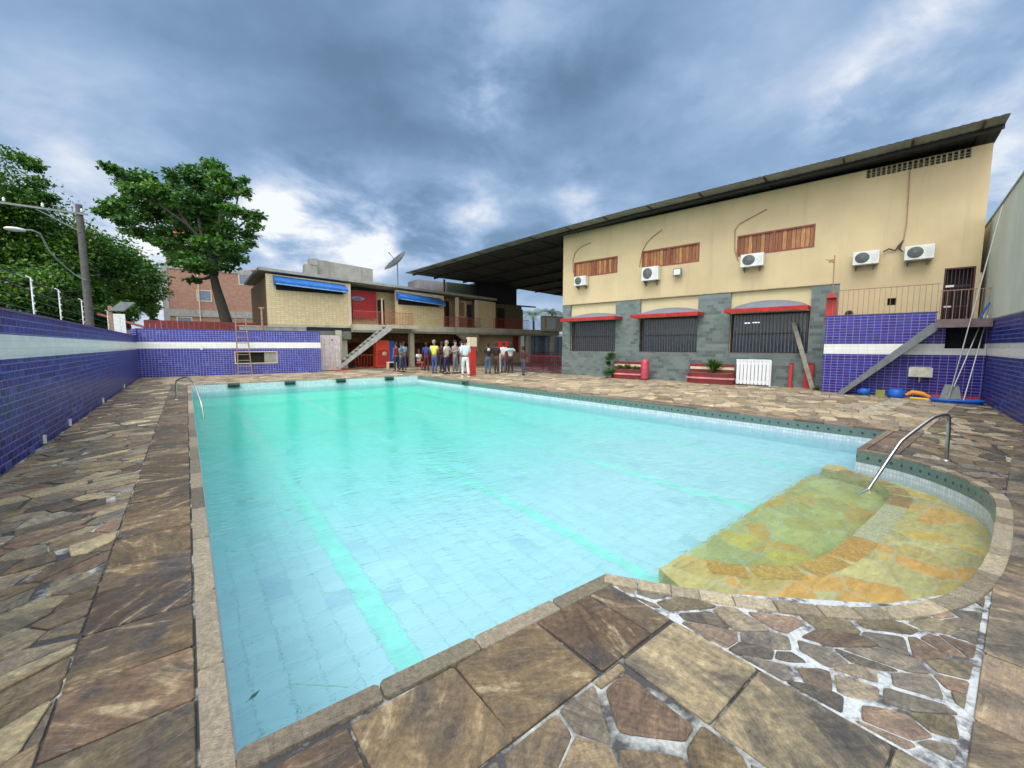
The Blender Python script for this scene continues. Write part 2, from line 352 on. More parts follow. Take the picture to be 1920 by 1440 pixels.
def shutter():
    m, nt, b, out = newmat('varnished_slats'); k = N(nt); o = k.obj(); sp = k.n('SeparateXYZ'); k.l(o, sp.inputs[0])
    x = k.math('DIVIDE', sp.outputs[0], .135); cell = k.math('FLOOR', x); fr = k.math('FRACT', x)
    wn = k.n('TexWhiteNoise', noise_dimensions='1D'); k.l(cell, wn.inputs['W'])
    c = k.ramp(wn.outputs['Value'], [(0, (.22, .07, .025)), (.5, (.36, .14, .045)), (1, (.50, .24, .08))])
    g = k.noise(k.map(o, (14, 14, 1.5)), 2.5, 5, .6); c = k.mix(1.0, c, k.ramp(g, [(.3, .6), (.7, 1.35)]), 'MULTIPLY')
    gap = k.math('GREATER_THAN', k.math('ABSOLUTE', k.math('SUBTRACT', fr, .5)), .44)
    c = k.mix(gap, c, (.04, .015, .01)); k.l(c, b.inputs['Base Color']); b.inputs['Roughness'].default_value = .5
    k.l(k.bump(k.math('SUBTRACT', 1.0, gap), .6, .01), b.inputs['Normal']); return m
mat['shutter'] = shutter()
def leafmat(name, c0, c1, c2):
    m, nt, b, out = newmat(name); k = N(nt)
    at = k.n('Attribute', attribute_name='Col')
    c = k.ramp(at.outputs['Fac'], [(0, c0), (.55, c1), (1, c2)]); k.l(c, b.inputs['Base Color']); b.inputs['Roughness'].default_value = .5
    tr = k.n('BsdfTranslucent'); k.l(k.mix(1.0, c, (1.3, 1.5, .6), 'MULTIPLY'), tr.inputs[0]); mx = k.n('MixShader'); mx.inputs[0].default_value = .3
    k.l(b.outputs[0], mx.inputs[1]); k.l(tr.outputs[0], mx.inputs[2]); k.l(mx.outputs[0], out.inputs[0]); return m
mat['leaf_a'] = leafmat('broad_green_leaf', (.014, .055, .014), (.055, .155, .030), (.20, .34, .065))
mat['leaf_b'] = leafmat('street_tree_leaf', (.012, .050, .010), (.050, .145, .018), (.22, .33, .03))
mat['leaf_c'] = leafmat('garden_leaf', (.02, .07, .015), (.05, .15, .025), (.14, .27, .05))
mat['leaf_far'] = leafmat('distant_palm_leaf', (.06, .10, .07), (.12, .18, .12), (.22, .30, .20))
def watermat():
    m, nt, b, out = newmat('pool_water'); k = N(nt); nt.nodes.remove(b); p = k.geo()
    n1 = k.noise(k.map(p, (1, 1, 1), (0, 0, .3)), 1.7, 3, .5, .6); n2 = k.noise(k.map(p, (1.0, 2.2, 1), (0, 0, 1.2)), 5.5, 3, .5, .8)
    n3 = k.noise(k.map(p, (1, 2.0, 1), (0, 0, .9)), 12, 3, .55, .6)
    h = k.math('ADD', k.math('MULTIPLY', n1, 1.0), k.math('ADD', k.math('MULTIPLY', n2, .55), k.math('MULTIPLY', n3, .16)))
    bp = k.bump(h, .48, .09); bq = k.bump(h, .13, .09)
    fr = k.n('Fresnel'); fr.inputs['IOR'].default_value = 1.29; k.l(bp, fr.inputs['Normal'])
    gl = k.n('BsdfGlossy'); gl.inputs['Roughness'].default_value = .015; k.l(bp, gl.inputs['Normal'])
    rf = k.n('BsdfRefraction'); rf.inputs['IOR'].default_value = 1.33; rf.inputs['Roughness'].default_value = 0.0; k.l(bq, rf.inputs['Normal'])
    tp = k.n('BsdfTransparent'); tp.inputs[0].default_value = (.96, .98, 1, 1); m2 = k.n('MixShader'); k.l(k.n('NewGeometry').outputs['Backfacing'], m2.inputs[0])
    mx = k.n('MixShader'); k.l(fr.outputs[0], mx.inputs[0]); k.l(rf.outputs[0], mx.inputs[1]); k.l(gl.outputs[0], mx.inputs[2]); k.l(mx.outputs[0], m2.inputs[1]); k.l(tp.outputs[0], m2.inputs[2]); k.l(m2.outputs[0], out.inputs[0])
    va = k.n('VolumeAbsorption'); va.inputs['Color'].default_value = (.0, .95, .84, 1); va.inputs['Density'].default_value = .235; k.l(va.outputs[0], out.inputs['Volume'])
    return m
mat['water'] = watermat()
def cloth(name, col): return plain(name, col, .8, var=.15, scale=14, bump=.1)

# ------------------------------------------------------------------ pool outline
A = Vector((.06, 1.71)); B = Vector((2.05, 1.61)); Cc = Vector((.05, 19.5)); D = Vector((8.88, 18.7)); E_ = Vector((9.54, 1.43)); NT = Vector((7.46, 1.42))
_bay = [(2.25, 1.30), (2.44, 1.02), (2.68, .71), (2.94, .45), (3.28, .26), (3.65, .14), (4.3, .07), (5.2, .06), (6.05, .08), (6.5, .19), (6.85, .40), (7.18, .70), (7.38, 1.02)]
def smooth_line(pts, it=1):
    for _ in range(it):
        q = [pts[0]]
        for a, b in zip(pts[:-1], pts[1:]):
            a, b = Vector(a), Vector(b); q += [a*.75+b*.25, a*.25+b*.75]
        q.append(pts[-1]); pts = q
    return [Vector(p) for p in pts]
BAY = smooth_line([B]+[Vector(p) for p in _bay]+[NT], 1)
POOL = [A]+BAY+[E_, D, Cc]
def offset_poly(poly, d):
    """grow a CCW polygon outwards by d"""
    n = len(poly); out = []
    for i in range(n):
        a, b, c = poly[i-1], poly[i], poly[(i+1) % n]
        t1 = (b-a).normalized(); t2 = (c-b).normalized(); n1 = Vector((t1.y, -t1.x)); n2 = Vector((t2.y, -t2.x))
        m_ = (n1+n2)/max(.35, 1+n1.dot(n2)); out.append(b+m_*d)
    return out
def flat(m, outer, holes, z, mi=0, flip=False):
    loops = [[Vector((p[0], p[1], 0)) for p in outer]]+[[Vector((p[0], p[1], 0)) for p in h] for h in holes]
    vs = [p for l in loops for p in l]; tr = tessellate_polygon(loops)
    fs = []
    for t in tr:
        a, b, c = (vs[i] for i in t)
        up = (b-a).cross(c-a).z > 0
        fs.append(t if up != flip else tuple(reversed(t)))
    m.add([(p.x, p.y, z) for p in vs], fs, mi=mi)

# structure sheets
g = M(); flat(g, [(-900, -900), (900, -900), (900, 900), (-900, 900)], [[(-1.6, -3), (12, -3), (12, 21), (-1.6, 21)]], -.06); struct('ground', g, mat['ground'])
g = M(); flat(g, [(-1.75, -3.2), (9, -3.2), (17.9, 1.2), (22, 12), (27, 31), (-1.9, 31)], [offset_poly(POOL, .03)], 0.0)
flat(g, [(1.99, .02), (3.9, .02), (3.5, .2), (3.1, .4), (2.5, 1.0), (2.05, 1.5), (1.99, 1.5)], [], .004, mi=1)
flat(g, [(.3, -.6), (1.53, -.6), (1.53, 1.10), (.3, 1.10)], [], .004, mi=2)
struct('deck', g, [mat['grout'], mat['grout_white'], grout('patchy_grout', (.06, .06, .062), (.42, .44, .42), .44, .60, 3.5)])
g = M(); g.box(-9.5, -3.2, -20, 90, -.03, -.012); struct('street', g, mat['asphalt'])

# ---- paving stones
def clip(poly, n, d):
    """keep n.p <= d"""
    out = []; k = len(poly)
    for i in range(k):
        a, b = poly[i], poly[(i+1) % k]; da = n[0]*a[0]+n[1]*a[1]-d; db = n[0]*b[0]+n[1]*b[1]-d
        if da <= 0: out.append(a)
        if (da < 0 < db) or (db < 0 < da): t = da/(da-db); out.append((a[0]+(b[0]-a[0])*t, a[1]+(b[1]-a[1])*t))
    return out
def inside_poly(p, poly):
    c = False; j = len(poly)-1
    for i in range(len(poly)):
        a, b = poly[i], poly[j]
        if (a[1] > p[1]) != (b[1] > p[1]) and p[0] < (b[0]-a[0])*(p[1]-a[1])/(b[1]-a[1])+a[0]: c = not c
        j = i
    return c
def area(p): return .5*sum(p[i-1][0]*p[i][1]-p[i][0]*p[i-1][1] for i in range(len(p)))
def crazy(m, region, s, ang, asp, gap, pal, seed, z=.012, avoid=None, big=0, roundc=.14):
    r = random.Random(seed); ca, sa = math.cos(ang), math.sin(ang)
    def fwd(p): x, y = p; return ((x*ca+y*sa)/asp, -x*sa+y*ca)
    def inv(p): x, y = p[0]*asp, p[1]; return (x*ca-y*sa, x*sa+y*ca)
    rg = [fwd(p) for p in region]
    x0, x1 = min(p[0] for p in rg)-s, max(p[0] for p in rg)+s; y0, y1 = min(p[1] for p in rg)-s, max(p[1] for p in rg)+s
    nx, ny = int((x1-x0)/s)+1, int((y1-y0)/s)+1
    P = {(i, j): (x0+(i+r.uniform(-.05, 1.05))*s, y0+(j+r.uniform(-.05, 1.05))*s) for i in range(nx) for j in range(ny)}
    for kk in list(P):
        if r.random() < big: del P[kk]
    ctr = (sum(p[0] for p in region)/len(region), sum(p[1] for p in region)/len(region))
    rn = []
    for i in range(len(region)):
        a, b = Vector(region[i]), Vector(region[(i+1) % len(region)]); t = (b-a).normalized(); n = Vector((t.y, -t.x)); d = n.dot(a)
        if n.dot(Vector(ctr)) > d: n = -n; d = -d
        rn.append((n, d-gap[0]))
    for (i, j), c in P.items():
        poly = [(c[0]-2*s, c[1]-2*s), (c[0]+2*s, c[1]-2*s), (c[0]+2*s, c[1]+2*s), (c[0]-2*s, c[1]+2*s)]
        for di in range(-3, 4):
            for dj in range(-3, 4):
                q = P.get((i+di, j+dj))
                if q is None or q is c: continue
                n = (q[0]-c[0], q[1]-c[1]); L = math.hypot(*n)
                if L < 1e-6: continue
                n = (n[0]/L, n[1]/L); hsh = math.sin((c[0]+q[0])*91.7+(c[1]+q[1])*47.3)*.5+.5
                gp = gap[0]+(gap[1]-gap[0])*hsh**3
                poly = clip(poly, n, n[0]*(c[0]+q[0])/2+n[1]*(c[1]+q[1])/2-gp*.5)
                if len(poly) < 3: break
            if len(poly) < 3: break
        if len(poly) < 3: continue
        poly = [inv(p) for p in poly]
        for n, d in rn:
            poly = clip(poly, n, d)
            if len(poly) < 3: break
        if len(poly) < 3 or abs(area(poly)) < .003: continue
        if avoid:
            if any(inside_poly(p, avoid) for p in poly):
                cx = sum(p[0] for p in poly)/len(poly); cy = sum(p[1] for p in poly)/len(poly)
                if inside_poly((cx, cy), avoid): continue
                q = []
                for p in poly:
                    t = 0
                    while inside_poly(p, avoid) and t < 30: p = (p[0]+(cx-p[0])*.1, p[1]+(cy-p[1])*.1); t += 1
                    q.append(p)
                poly = q
                if abs(area(poly)) < .003: continue
        q = []; k = len(poly)                                    # round corners
        for a in range(k):
            p, nx_, pv = poly[a], poly[(a+1) % k], poly[a-1]
            e = roundc*r.uniform(.5, 1.6)
            q += [(p[0]+(pv[0]-p[0])*e*.7, p[1]+(pv[1]-p[1])*e*.7), (p[0]*.94+(pv[0]+nx_[0])*.03, p[1]*.94+(pv[1]+nx_[1])*.03), (p[0]+(nx_[0]-p[0])*e*.7, p[1]+(nx_[1]-p[1])*e*.7)]
        if area(q) < 0: q.reverse()
        stone_prism(m, q, z+r.uniform(-.003, .004), pick(r, pal))
def pick(r, pal):
    c = r.choice(pal); f = r.uniform(.62, 1.32); return (c[0]*f, c[1]*f, c[2]*f, r.random())
def stone_prism(m, q, z, col, inset=.006):
    k = len(q); cx = sum(p[0] for p in q)/k; cy = sum(p[1] for p in q)/k
    def ins(p):
        d = Vector((cx-p[0], cy-p[1])); d = d.normalized()*min(inset, d.length*.3); return (p[0]+d.x, p[1]+d.y)
    top = [ins(p) for p in q]
    m.add([(p[0], p[1], -.01) for p in q]+[(p[0], p[1], z-.005) for p in q]+[(p[0], p[1], z) for p in top],
          [list(range(2*k, 3*k))]+[(i, (i+1) % k, (i+1) % k+k, i+k) for i in range(k)]+[(i+k, (i+1) % k+k, (i+1) % k+2*k, i+2*k) for i in range(k)], col)
BROWN = [(.18, .145, .105), (.21, .17, .12), (.155, .14, .118), (.21, .19, .15), (.22, .16, .125), (.17, .16, .135), (.25, .20, .13)]
TAN = [(.42, .36, .26), (.36, .31, .235), (.47, .40, .29), (.32, .285, .23), (.41, .34, .25), (.30, .27, .22)]
MIXD = BROWN+TAN[:3]
pv = M(); avoid = [tuple(p) for p in offset_poly(POOL, .07)]
crazy(pv, [(-1.74, -.6), (-.512, -.6), (-.517, 9), (-1.75, 9)],   .165, .5, 1.9, (.005, .04), BROWN+[(.34, .30, .20), (.27, .25, .18), (.25, .235, .20)], 1, big=.12)
crazy(pv, [(-1.75, 9), (-.517, 9), (-.52, 20), (-1.8, 25.6)],   .22, .5, 1.7, (.006, .045), MIXD, 2, big=.1)
crazy(pv, [(-.55, 20.05), (5.9, 19.45), (5.9, 24.8), (-1.8, 25.6)], .32, .1, 1.4, (.006, .04), MIXD+TAN, 3)
crazy(pv, [(5.9, 19.45), (9.4, 19.15), (19, 20), (19, 28), (5.9, 28)], .42, .1, 1.4, (.006, .04), MIXD+TAN, 4)
crazy(pv, [(10.0, 1.0), (17.2, 1.0), (17.4, 3.0), (15.2, 16), (13.5, 20.0), (9.40, 19.15)], .30, .3, 1.5, (.006, .03), TAN+TAN+MIXD[-4:], 5)
crazy(pv, [(7.62, -2.2), (12, -1.2), (17.4, .9), (17.2, 1.0), (9.2, 1.0), (7.62, .98)], .24, .6, 1.5, (.006, .05), MIXD, 6)
crazy(pv, [(2.0, .05), (7.62, .02), (7.62, 1.05), (3, 1.4), (2.0, 1.5)], .118, 2.2, 1.75, (.005, .036), [(.215, .175, .145), (.18, .17, .155), (.24, .185, .15), (.20, .18, .13), (.16, .15, .135), (.25, .22, .18)], 7, avoid=avoid, big=.12, roundc=.2)
crazy(pv, [(-.5, -.6), (1.515, -.6), (1.515, 1.095), (-.5, 1.095)], .20, 1.1, 1.6, (.008, .042), BROWN, 8, big=.14, roundc=.16)
crazy(pv, [(2.0, -2.6), (7.6, -2.2), (7.6, -.5), (2.0, -.5)], .24, .7, 1.5, (.008, .05), BROWN, 9)
struct('stone_paving', pv, mat['stone'])
def strip(m, a, b, w, plen, z, pal, seed, side=1, gap=.012, jit=.15, z0=-.01, inset=.006):
    """row of slabs from a to b, lying to the right (side=1) of a->b"""
    r = random.Random(seed); a, b = Vector(a), Vector(b); L = (b-a).length; t = (b-a)/L; n = Vector((t.y, -t.x))*side; x = 0
    while x < L-.02:
        l = plen*(1+r.uniform(-jit, jit)); e = min(L, x+l)
        if L-e < plen*.35: e = L
        g2 = gap*.5; sk = r.uniform(-.02, .02)
        q = [a+t*(x+g2)+n*.004, a+t*(e-g2)+n*.004, a+t*(e-g2+sk*.4)+n*(w-g2), a+t*(x+g2+sk*.4)+n*(w-g2)]
        c2 = []
        for i in range(4):
            p, nx_, pv_ = q[i], q[(i+1) % 4], q[i-1]; c2 += [p+(pv_-p).normalized()*.012, p+(nx_-p).normalized()*.012]
        c2 = [tuple(p) for p in c2]
        if area(c2) < 0: c2.reverse()
        stone_prism(m, c2, z+r.uniform(-.002, .003), pick(r, pal), inset); x = e
SL = [(.155, .118, .078), (.135, .11, .083), (.17, .132, .086), (.15, .125, .09), (.155, .112, .082)]
sb = M()
strip(sb, (-.055, 1.6), (-.06, 19.6), .46, .5, .014, SL, 11, side=-1, jit=.35)
strip(sb, (-.5, 1.56), (1.99, 1.56), .46, .46, .014, SL, 12, side=1)
strip(sb, (1.525, 1.09), (1.525, -.62), .46, .44, .016, [(.27, .235, .165), (.24, .21, .15), (.20, .18, .135)], 13, side=-1, jit=.08)
strip(sb, (2.0, .03), (9.6, .03), .5, .5, .014, [(.24, .20, .15), (.20, .18, .15), (.26, .21, .16)], 14, side=1, jit=.3)
strip(sb, (9.66, 1.3), (8.98, 18.8), .46, .55, .014, [(.25, .19, .14), (.29, .23, .17), (.22, .18, .14)], 15, side=1, jit=.3)
strip(sb, (-.1, 19.62), (9.3, 18.78), .40, .5, .014, [(.30, .25, .18), (.24, .2, .14)], 16, side=-1, jit=.3)
strip(sb, (7.62, 1.33), (9.7, 1.33), .34, .5, .015, [(.25, .18, .14), (.24, .19, .15)], 17, side=1)
q = [G(1612, 772), G(1655, 776), G(1712, 752), G(1672, 748)]; q = [(p[0], p[1]) for p in q]
if area(q) < 0: q.reverse()
stone_prism(sb, q, .019, (.50, .47, .38, .3))
struct('stone_slabs', sb, mat['slab'])

# ------------------------------------------------------------------ swimming pool
pool = thing('swimming_pool', 'large turquoise swimming pool with a shallow ochre stone step bay at its near right corner', 'swimming pool', (0, 0, 0), org=(0, 0, 0))
cp = M(); CPAL = [(.25, .22, .165), (.28, .25, .19), (.22, .20, .155), (.30, .26, .20)]
strip(cp, (.055, 1.60), (.045, 19.6), .105, .75, .022, CPAL, 21, side=-1, gap=.006, jit=.2)
strip(cp, (.055, 1.705), (2.06, 1.605), .105, .46, .022, CPAL, 22, side=1, gap=.006)
strip(cp, (7.46, 1.425), (9.54, 1.435), .10, .5, .022, [(.27, .2, .16)], 23, side=1, gap=.006)
strip(cp, (9.545, 1.36), (8.885, 18.75), .10, .5, .022, [(.20, .16, .12), (.25, .19, .15)], 24, side=1, gap=.006)
strip(cp, (-.05, 19.51), (8.98, 18.69), .10, .5, .022, [(.34, .32, .26)], 25, side=-1, gap=.006)
def stripline(m, pts, w, plen, z, pal, seed):
    pts = [Vector(p) for p in pts]; L = [0]
    for a, b in zip(pts[:-1], pts[1:]): L.append(L[-1]+(b-a).length)
    def P(s):
        s = max(0, min(L[-1], s))
        for i in range(len(L)-1):
            if s <= L[i+1]+1e-9:
                a, b = pts[i], pts[i+1]; t = (s-L[i])/max(1e-9, L[i+1]-L[i]); d = (b-a).normalized()
                return a+(b-a)*t
    def NN(s):
        d = (P(s+.06)-P(s-.06)).normalized(); return Vector((d.y, -d.x))
    r = random.Random(seed); x = 0
    while x < L[-1]-.03:
        e = min(L[-1], x+plen*r.uniform(.8, 1.2)); a0, b0 = x+.003, e-.003; mid = (a0+b0)/2
        q = [P(a0), P(mid), P(b0), P(b0)+NN(b0)*w, P(mid)+NN(mid)*w, P(a0)+NN(a0)*w]
        q = [tuple(p) for p in q]
        if area(q) < 0: q.reverse()
        stone_prism(m, q, z, pick(r, pal), .005); x = e
stripline(cp, BAY, .10, .19, .022, [(.38, .33, .24), (.42, .36, .26), (.34, .30, .23)], 26)
cp.build('coping', mat['coping'], pool, org=(0, 0, 0))
def wallstrip(m, pts, z0, z1):
    for a, b in zip(pts[:-1], pts[1:]):
        m.add([(a.x, a.y, z0), (a.x, a.y, z1), (b.x, b.y, z1), (b.x, b.y, z0)], [(0, 1, 2, 3)])
WZ = -.27
m1 = M(); wallstrip(m1, BAY+[E_, D], -.165, -.006); m1.build('patterned_band', mat['band'], pool, org=(0, 0, 0))
m1 = M(); wallstrip(m1, BAY+[E_, D], -.40, -.165); wallstrip(m1, [D, Cc, A, B], -.40, -.006); m1.build('waterline_band', mat['band_tile'], pool, org=(0, 0, 0))
m1 = M(); wallstrip(m1, POOL+[A], -2.75, -.40); m1.build('basin_wall', mat['basin_wall'], pool, org=(0, 0, 0))
def zf(y): return -1.25-1.05*max(0, min(1, (y-4)/12))
m1 = M()
ys = [-.3]+[1+i for i in range(20)]+[20]
for a, b in zip(ys[:-1], ys[1:]): m1.add([(-.3, a, zf(a)), (10, a, zf(a)), (10, b, zf(b)), (-.3, b, zf(b))], [(0, 1, 2, 3)])
m1.build('basin_floor', mat['basin'], pool, org=(0, 0, 0))
for lx in (1.15, 3.38, 5.62, 7.85):
    m1 = M(); hw = .10 if lx < 2 else .075
    for a, b in zip(ys[2:-2], ys[3:-1]): m1.add([(lx-hw, a, zf(a)+.006), (lx+hw, a, zf(a)+.006), (lx+hw, b, zf(b)+.006), (lx-hw, b, zf(b)+.006)], [(0, 1, 2, 3)])
    m1.build('lane_line', mat['lane'], pool, org=(0, 0, 0))
# ochre steps
inner = [(3.45, 1.62), (3.62, 1.36), (3.95, 1.10), (4.4, .98), (5.0, .93), (6.3, .90), (6.75, .92), (7.05, 1.05), (7.25, 1.30), (7.34, 1.62)]
upper = [tuple(p) for p in BAY[1:-1] if not (p.x < 3 and p.y > .90)]+[(7.46, 1.45), (7.75, 1.62), (7.65, 1.80), (7.36, 1.80)]+[p for p in reversed(inner)]+[(3.42, 1.80), (3.02, 1.80)]
def slab(m, poly, z0, z1):
    flat(m, poly, [], z1); k = len(poly)
    m.add([(p[0], p[1], z0) for p in poly]+[(p[0], p[1], z1) for p in poly], [(i, (i+1) % k, (i+1) % k+k, i+k) for i in range(k)])
upper_s = [tuple(p) for p in upper]
m1 = M(); slab(m1, upper_s, -2.2, -.50); st = m1.build('upper_step', mat['ochre'], pool, org=(0, 0, 0))
m1 = M(); slab(m1, [(3.42, .5), (7.40, .5), (7.40, 1.92), (3.42, 1.98)], -2.2, -.95); m1.build('lower_step', mat['ochre'], pool, org=(0, 0, 0))
nose = M(); NC = [(.50, .30, .08), (.52, .34, .10), (.52, .32, .09), (.56, .31, .09), (.50, .47, .30), (.36, .22, .09), (.40, .24, .08), (.4, .26, .09), (.42, .24, .06)]
il = [Vector(p) for p in inner]
for i in range(len(il)-1):
    t = (il[i+1]-il[i]).normalized(); n = Vector((t.y, -t.x)); a, b = il[i], il[i+1]
    nose.add([(*(a+t*.01), -.492), (*(b-t*.01), -.492), (*(b-t*.01+n*.2), -.492), (*(a+t*.01+n*.2), -.492)], [(0, 3, 2, 1)], (*NC[i % 9], rnd.random()))
nose.build('step_nosing', mat['coping'], st, org=(0, 0, 0))
wm = M(); wp = offset_poly(POOL, .015); k = len(wp)
flat(wm, wp, [], WZ); flat(wm, wp, [], -2.9, flip=True)
wm.add([(p.x, p.y, -2.9) for p in wp]+[(p.x, p.y, WZ) for p in wp], [(i, (i+1) % k, (i+1) % k+k, i+k) for i in range(k)])
wo = wm.build('water', mat['water'], org=(0, 0, 0)); tag(wo, kind='structure')
bm = bmesh.new(); bm.from_mesh(wo.data); bmesh.ops.remove_doubles(bm, verts=bm.verts, dist=1e-5); bmesh.ops.recalc_face_normals(bm, faces=bm.faces); bm.to_mesh(wo.data); bm.free()
lf = G(476, 1304, WZ+.006); t = thing('leaf', 'small dark leaf floating in the near left corner of the pool', 'leaf', lf, .6, None, (0, 0, 0))
M().slabq([(-.03, 0, 0), (0, -.012, 0), (.035, 0, .002), (0, .012, 0)], .002).build('blade', plain('wet_leaf', (.03, .10, .07), .5), t); M().tube([(-.03, 0, 0), (-.045, .003, 0)], .0015, 4).build('stalk', bpy.data.materials['wet_leaf'], t)
tw = M().tube([G(540, 1282, WZ+.003), G(600, 1285, WZ+.004), G(652, 1288, WZ+.003)], .0025, 5).build('twig', plain('pale_twig', (.12, .40, .32), .6), org=(0, 0, 0)); tag(tw, 'thin straight twig floating right of the small leaf', 'twig')
# skimmer boxes along the far edge
SK = ['leftmost dark green skimmer box on the far pool edge', 'second dark green skimmer box from the left on the far pool edge', 'third dark green skimmer box from the left on the far pool edge', 'rightmost dark green skimmer box on the far pool edge']
def edge_y(x): return Cc.y+(D.y-Cc.y)*(x-Cc.x)/(D.x-Cc.x)
for i, px in enumerate((440, 546, 640, 728)):
    w = PY(px, 718, 18.9); x = w.x
    b = thing('skimmer_box', SK[i], 'skimmer', (x, edge_y(x)-.05, -.06), -.09, 'skimmer boxes on the far pool edge', (0, 0, 0))
    M().box(-.2, .2, -.10, .12, -.08, .09).build('housing', plain('dark_green_plastic', (.035, .09, .075), .5) if i == 0 else bpy.data.materials['dark_green_plastic'], b, bevel=.01)
    M().box(-.16, .16, -.115, -.101, -.06, .02).build('flap', mat['dark'], b)
b = thing('skimmer_box', 'small dark drain box on the right edge of the pool below the man in white', 'skimmer', (9.02, 14.45, -.04), -1.52, None, (0, 0, 0))
M().box(-.16, .16, -.10, .10, -.08, .08).build('housing', bpy.data.materials['dark_green_plastic'], b, bevel=.01)
M().box(-.12, .12, -.115, -.101, -.05, .02).build('flap', mat['dark'], b)

# ------------------------------------------------------------------ handrails
def pipe_path(pts, it=2):
    P = [Vector(p) for p in pts]
    for _ in range(it):
        q = [P[0]]
        for i in range(1, len(P)-1): q += [P[i]*.7+P[i-1]*.3 if (P[i]-P[i-1]).length < .3 else P[i]+(P[i-1]-P[i]).normalized()*.05, P[i]+(P[i+1]-P[i]).normalized()*.05] if _ == 0 else [P[i]*.75+P[i-1]*.25, P[i]*.75+P[i+1]*.25]
        q.append(P[-1]); P = q
    return P
hb = Vector((7.65, .55, 0)); he = Vector(G(1630, 915, WZ)); dh = Vector((he.x-hb.x, he.y-hb.y, 0)); L = dh.length; dh /= L; nh = Vector((-dh.y, dh.x, 0))
def on_rail(px, py):
    r = ray(px, py); t = (hb-Vector((0, 0, EYE))).dot(nh)/r.dot(nh); return Vector((0, 0, EYE))+r*t
h = thing('handrail', 'bent stainless steel handrail at the stone step bay of the pool', 'handrail', hb, 0, 'pool handrails')
top1 = on_rail(1781, 776); top2 = on_rail(1752, 780); mid = on_rail(1688, 828); low = on_rail(1630, 915); end = low+(low-mid)*.45
M().tube(pipe_path([hb+Vector((0, 0, .0)), top1+Vector((0, 0, 0)), top2, mid, low, end]), .021, 12).build('rail_tube', mat['steel'], h)
M().lathe([(.0, .03), (.045, .028), (.055, .016), (.055, .012)], hb.x, hb.y, 0, 16).build('base_flange', mat['steel'], h)
hb2 = Vector((-.30, 14.5, 0))
h = thing('handrail', 'small curved steel handrail at the far left corner of the pool', 'handrail', hb2, 0, 'pool handrails')
pl = [hb2, hb2+Vector((.02, 0, .55)), Vector((-.05, 14.2, .66)), Vector((.10, 13.6, .52)), Vector((.22, 12.8, .0)), Vector((.24, 12.6, -.5))]
M().tube(pipe_path(pl, 2), .021, 10).build('rail_tube', mat['steel'], h)
M().lathe([(.0, .03), (.045, .028), (.055, .016), (.055, .012)], hb2.x, hb2.y, 0, 12).build('base_flange', mat['steel'], h)

# ------------------------------------------------------------------ tiled walls round the pool
def tiled_wall(name, label, a, b, height, z1, z2, tile, th=.18, cap=True):
    """front face on a->b; body lies to the left of a->b"""
    a, b = Vector(a), Vector(b); L = (b-a).length; rz = math.atan2(b.y-a.y, b.x-a.x)
    t = thing(name, label, 'wall', (a.x, a.y, 0), rz, None, (0, 0, 0))
    M().box(0, L, 0, th, -.02, z1).box(0, L, 0, th, z2, height-.03).build('tile_face', tile, t)
    M().box(0, L, -.004, th, z1, z2).build('white_stripe', mat['white_tile'], t)
    M().box(-.01, L+.01, -.015, th+.015, height-.03, height).build('cap', plain('blue_cap_tile', (.06, .05, .22), .3) if 'blue_cap_tile' not in bpy.data.materials else bpy.data.materials['blue_cap_tile'], t)
    return t
lw = tiled_wall('tiled_wall', 'long blue tiled wall with a white stripe along the left of the deck', (-1.76, -4), (-1.80, 25.6), 1.97, 1.33, 1.64, mat['tile_l'])
M().box(29.3, 29.58, -.02, .16, 1.972, 2.26).build('end_step', mat['tile_f'], lw)
for q in (9.15, 10.9, 14.8, 19.5):
    M().box(q+4, q+4.05, -.03, 0, .02, .15).build('drain_pipe', mat['white_plastic'], lw)
fa, fb = Vector((-1.80, 25.6)), Vector((5.92, 24.80)); Lf = (fb-fa).length; rz = math.atan2(fb.y-fa.y, fb.x-fa.x)
fw = thing('tiled_wall', 'blue tiled wall with a white stripe and serving hatch behind the far end of the pool', 'wall', (fa.x, fa.y, 0), rz, None, (0, 0, 0))
H = (3.72, 5.62, .56, 1.20)
M().wall(0, Lf, 0, .2, -.02, 1.36, [H]).box(0, Lf, 0, .2, 1.67, 2.27).build('tile_face', mat['tile_f'], fw)
M().box(0, Lf, -.004, .2, 1.36, 1.67).build('white_stripe', mat['white_tile'], fw)
M().box(-.01, Lf+.01, -.015, .215, 2.27, 2.30).build('cap', bpy.data.materials['blue_cap_tile'], fw)
hf = M().frame(H[0], H[1], -.02, .14, H[2], H[3], .04).build('hatch_frame', mat['cream'], fw)
M().box(5.02, H[1]-.04, .05, .07, H[2]+.04, H[3]-.04).build('shutter', mat['concrete'], hf)
M().box(H[0]-.3, H[1]+.3, .215, .235, .2, 1.34).build('dark_opening', mat['dark'], fw)
M().box(2.33, 2.45, -.05, -.004, 1.30, 1.52).build('junction_box', mat['white_plastic'], fw, bevel=.008)
ra = F(14.4, -14.5); rb = F(14.4, 0)
rw = thing('tiled_wall', 'blue tiled wall with a white stripe closing the deck on the right', 'wall', (ra.x, ra.y, 0), FR+math.pi/2, None, (0, 0, 0))
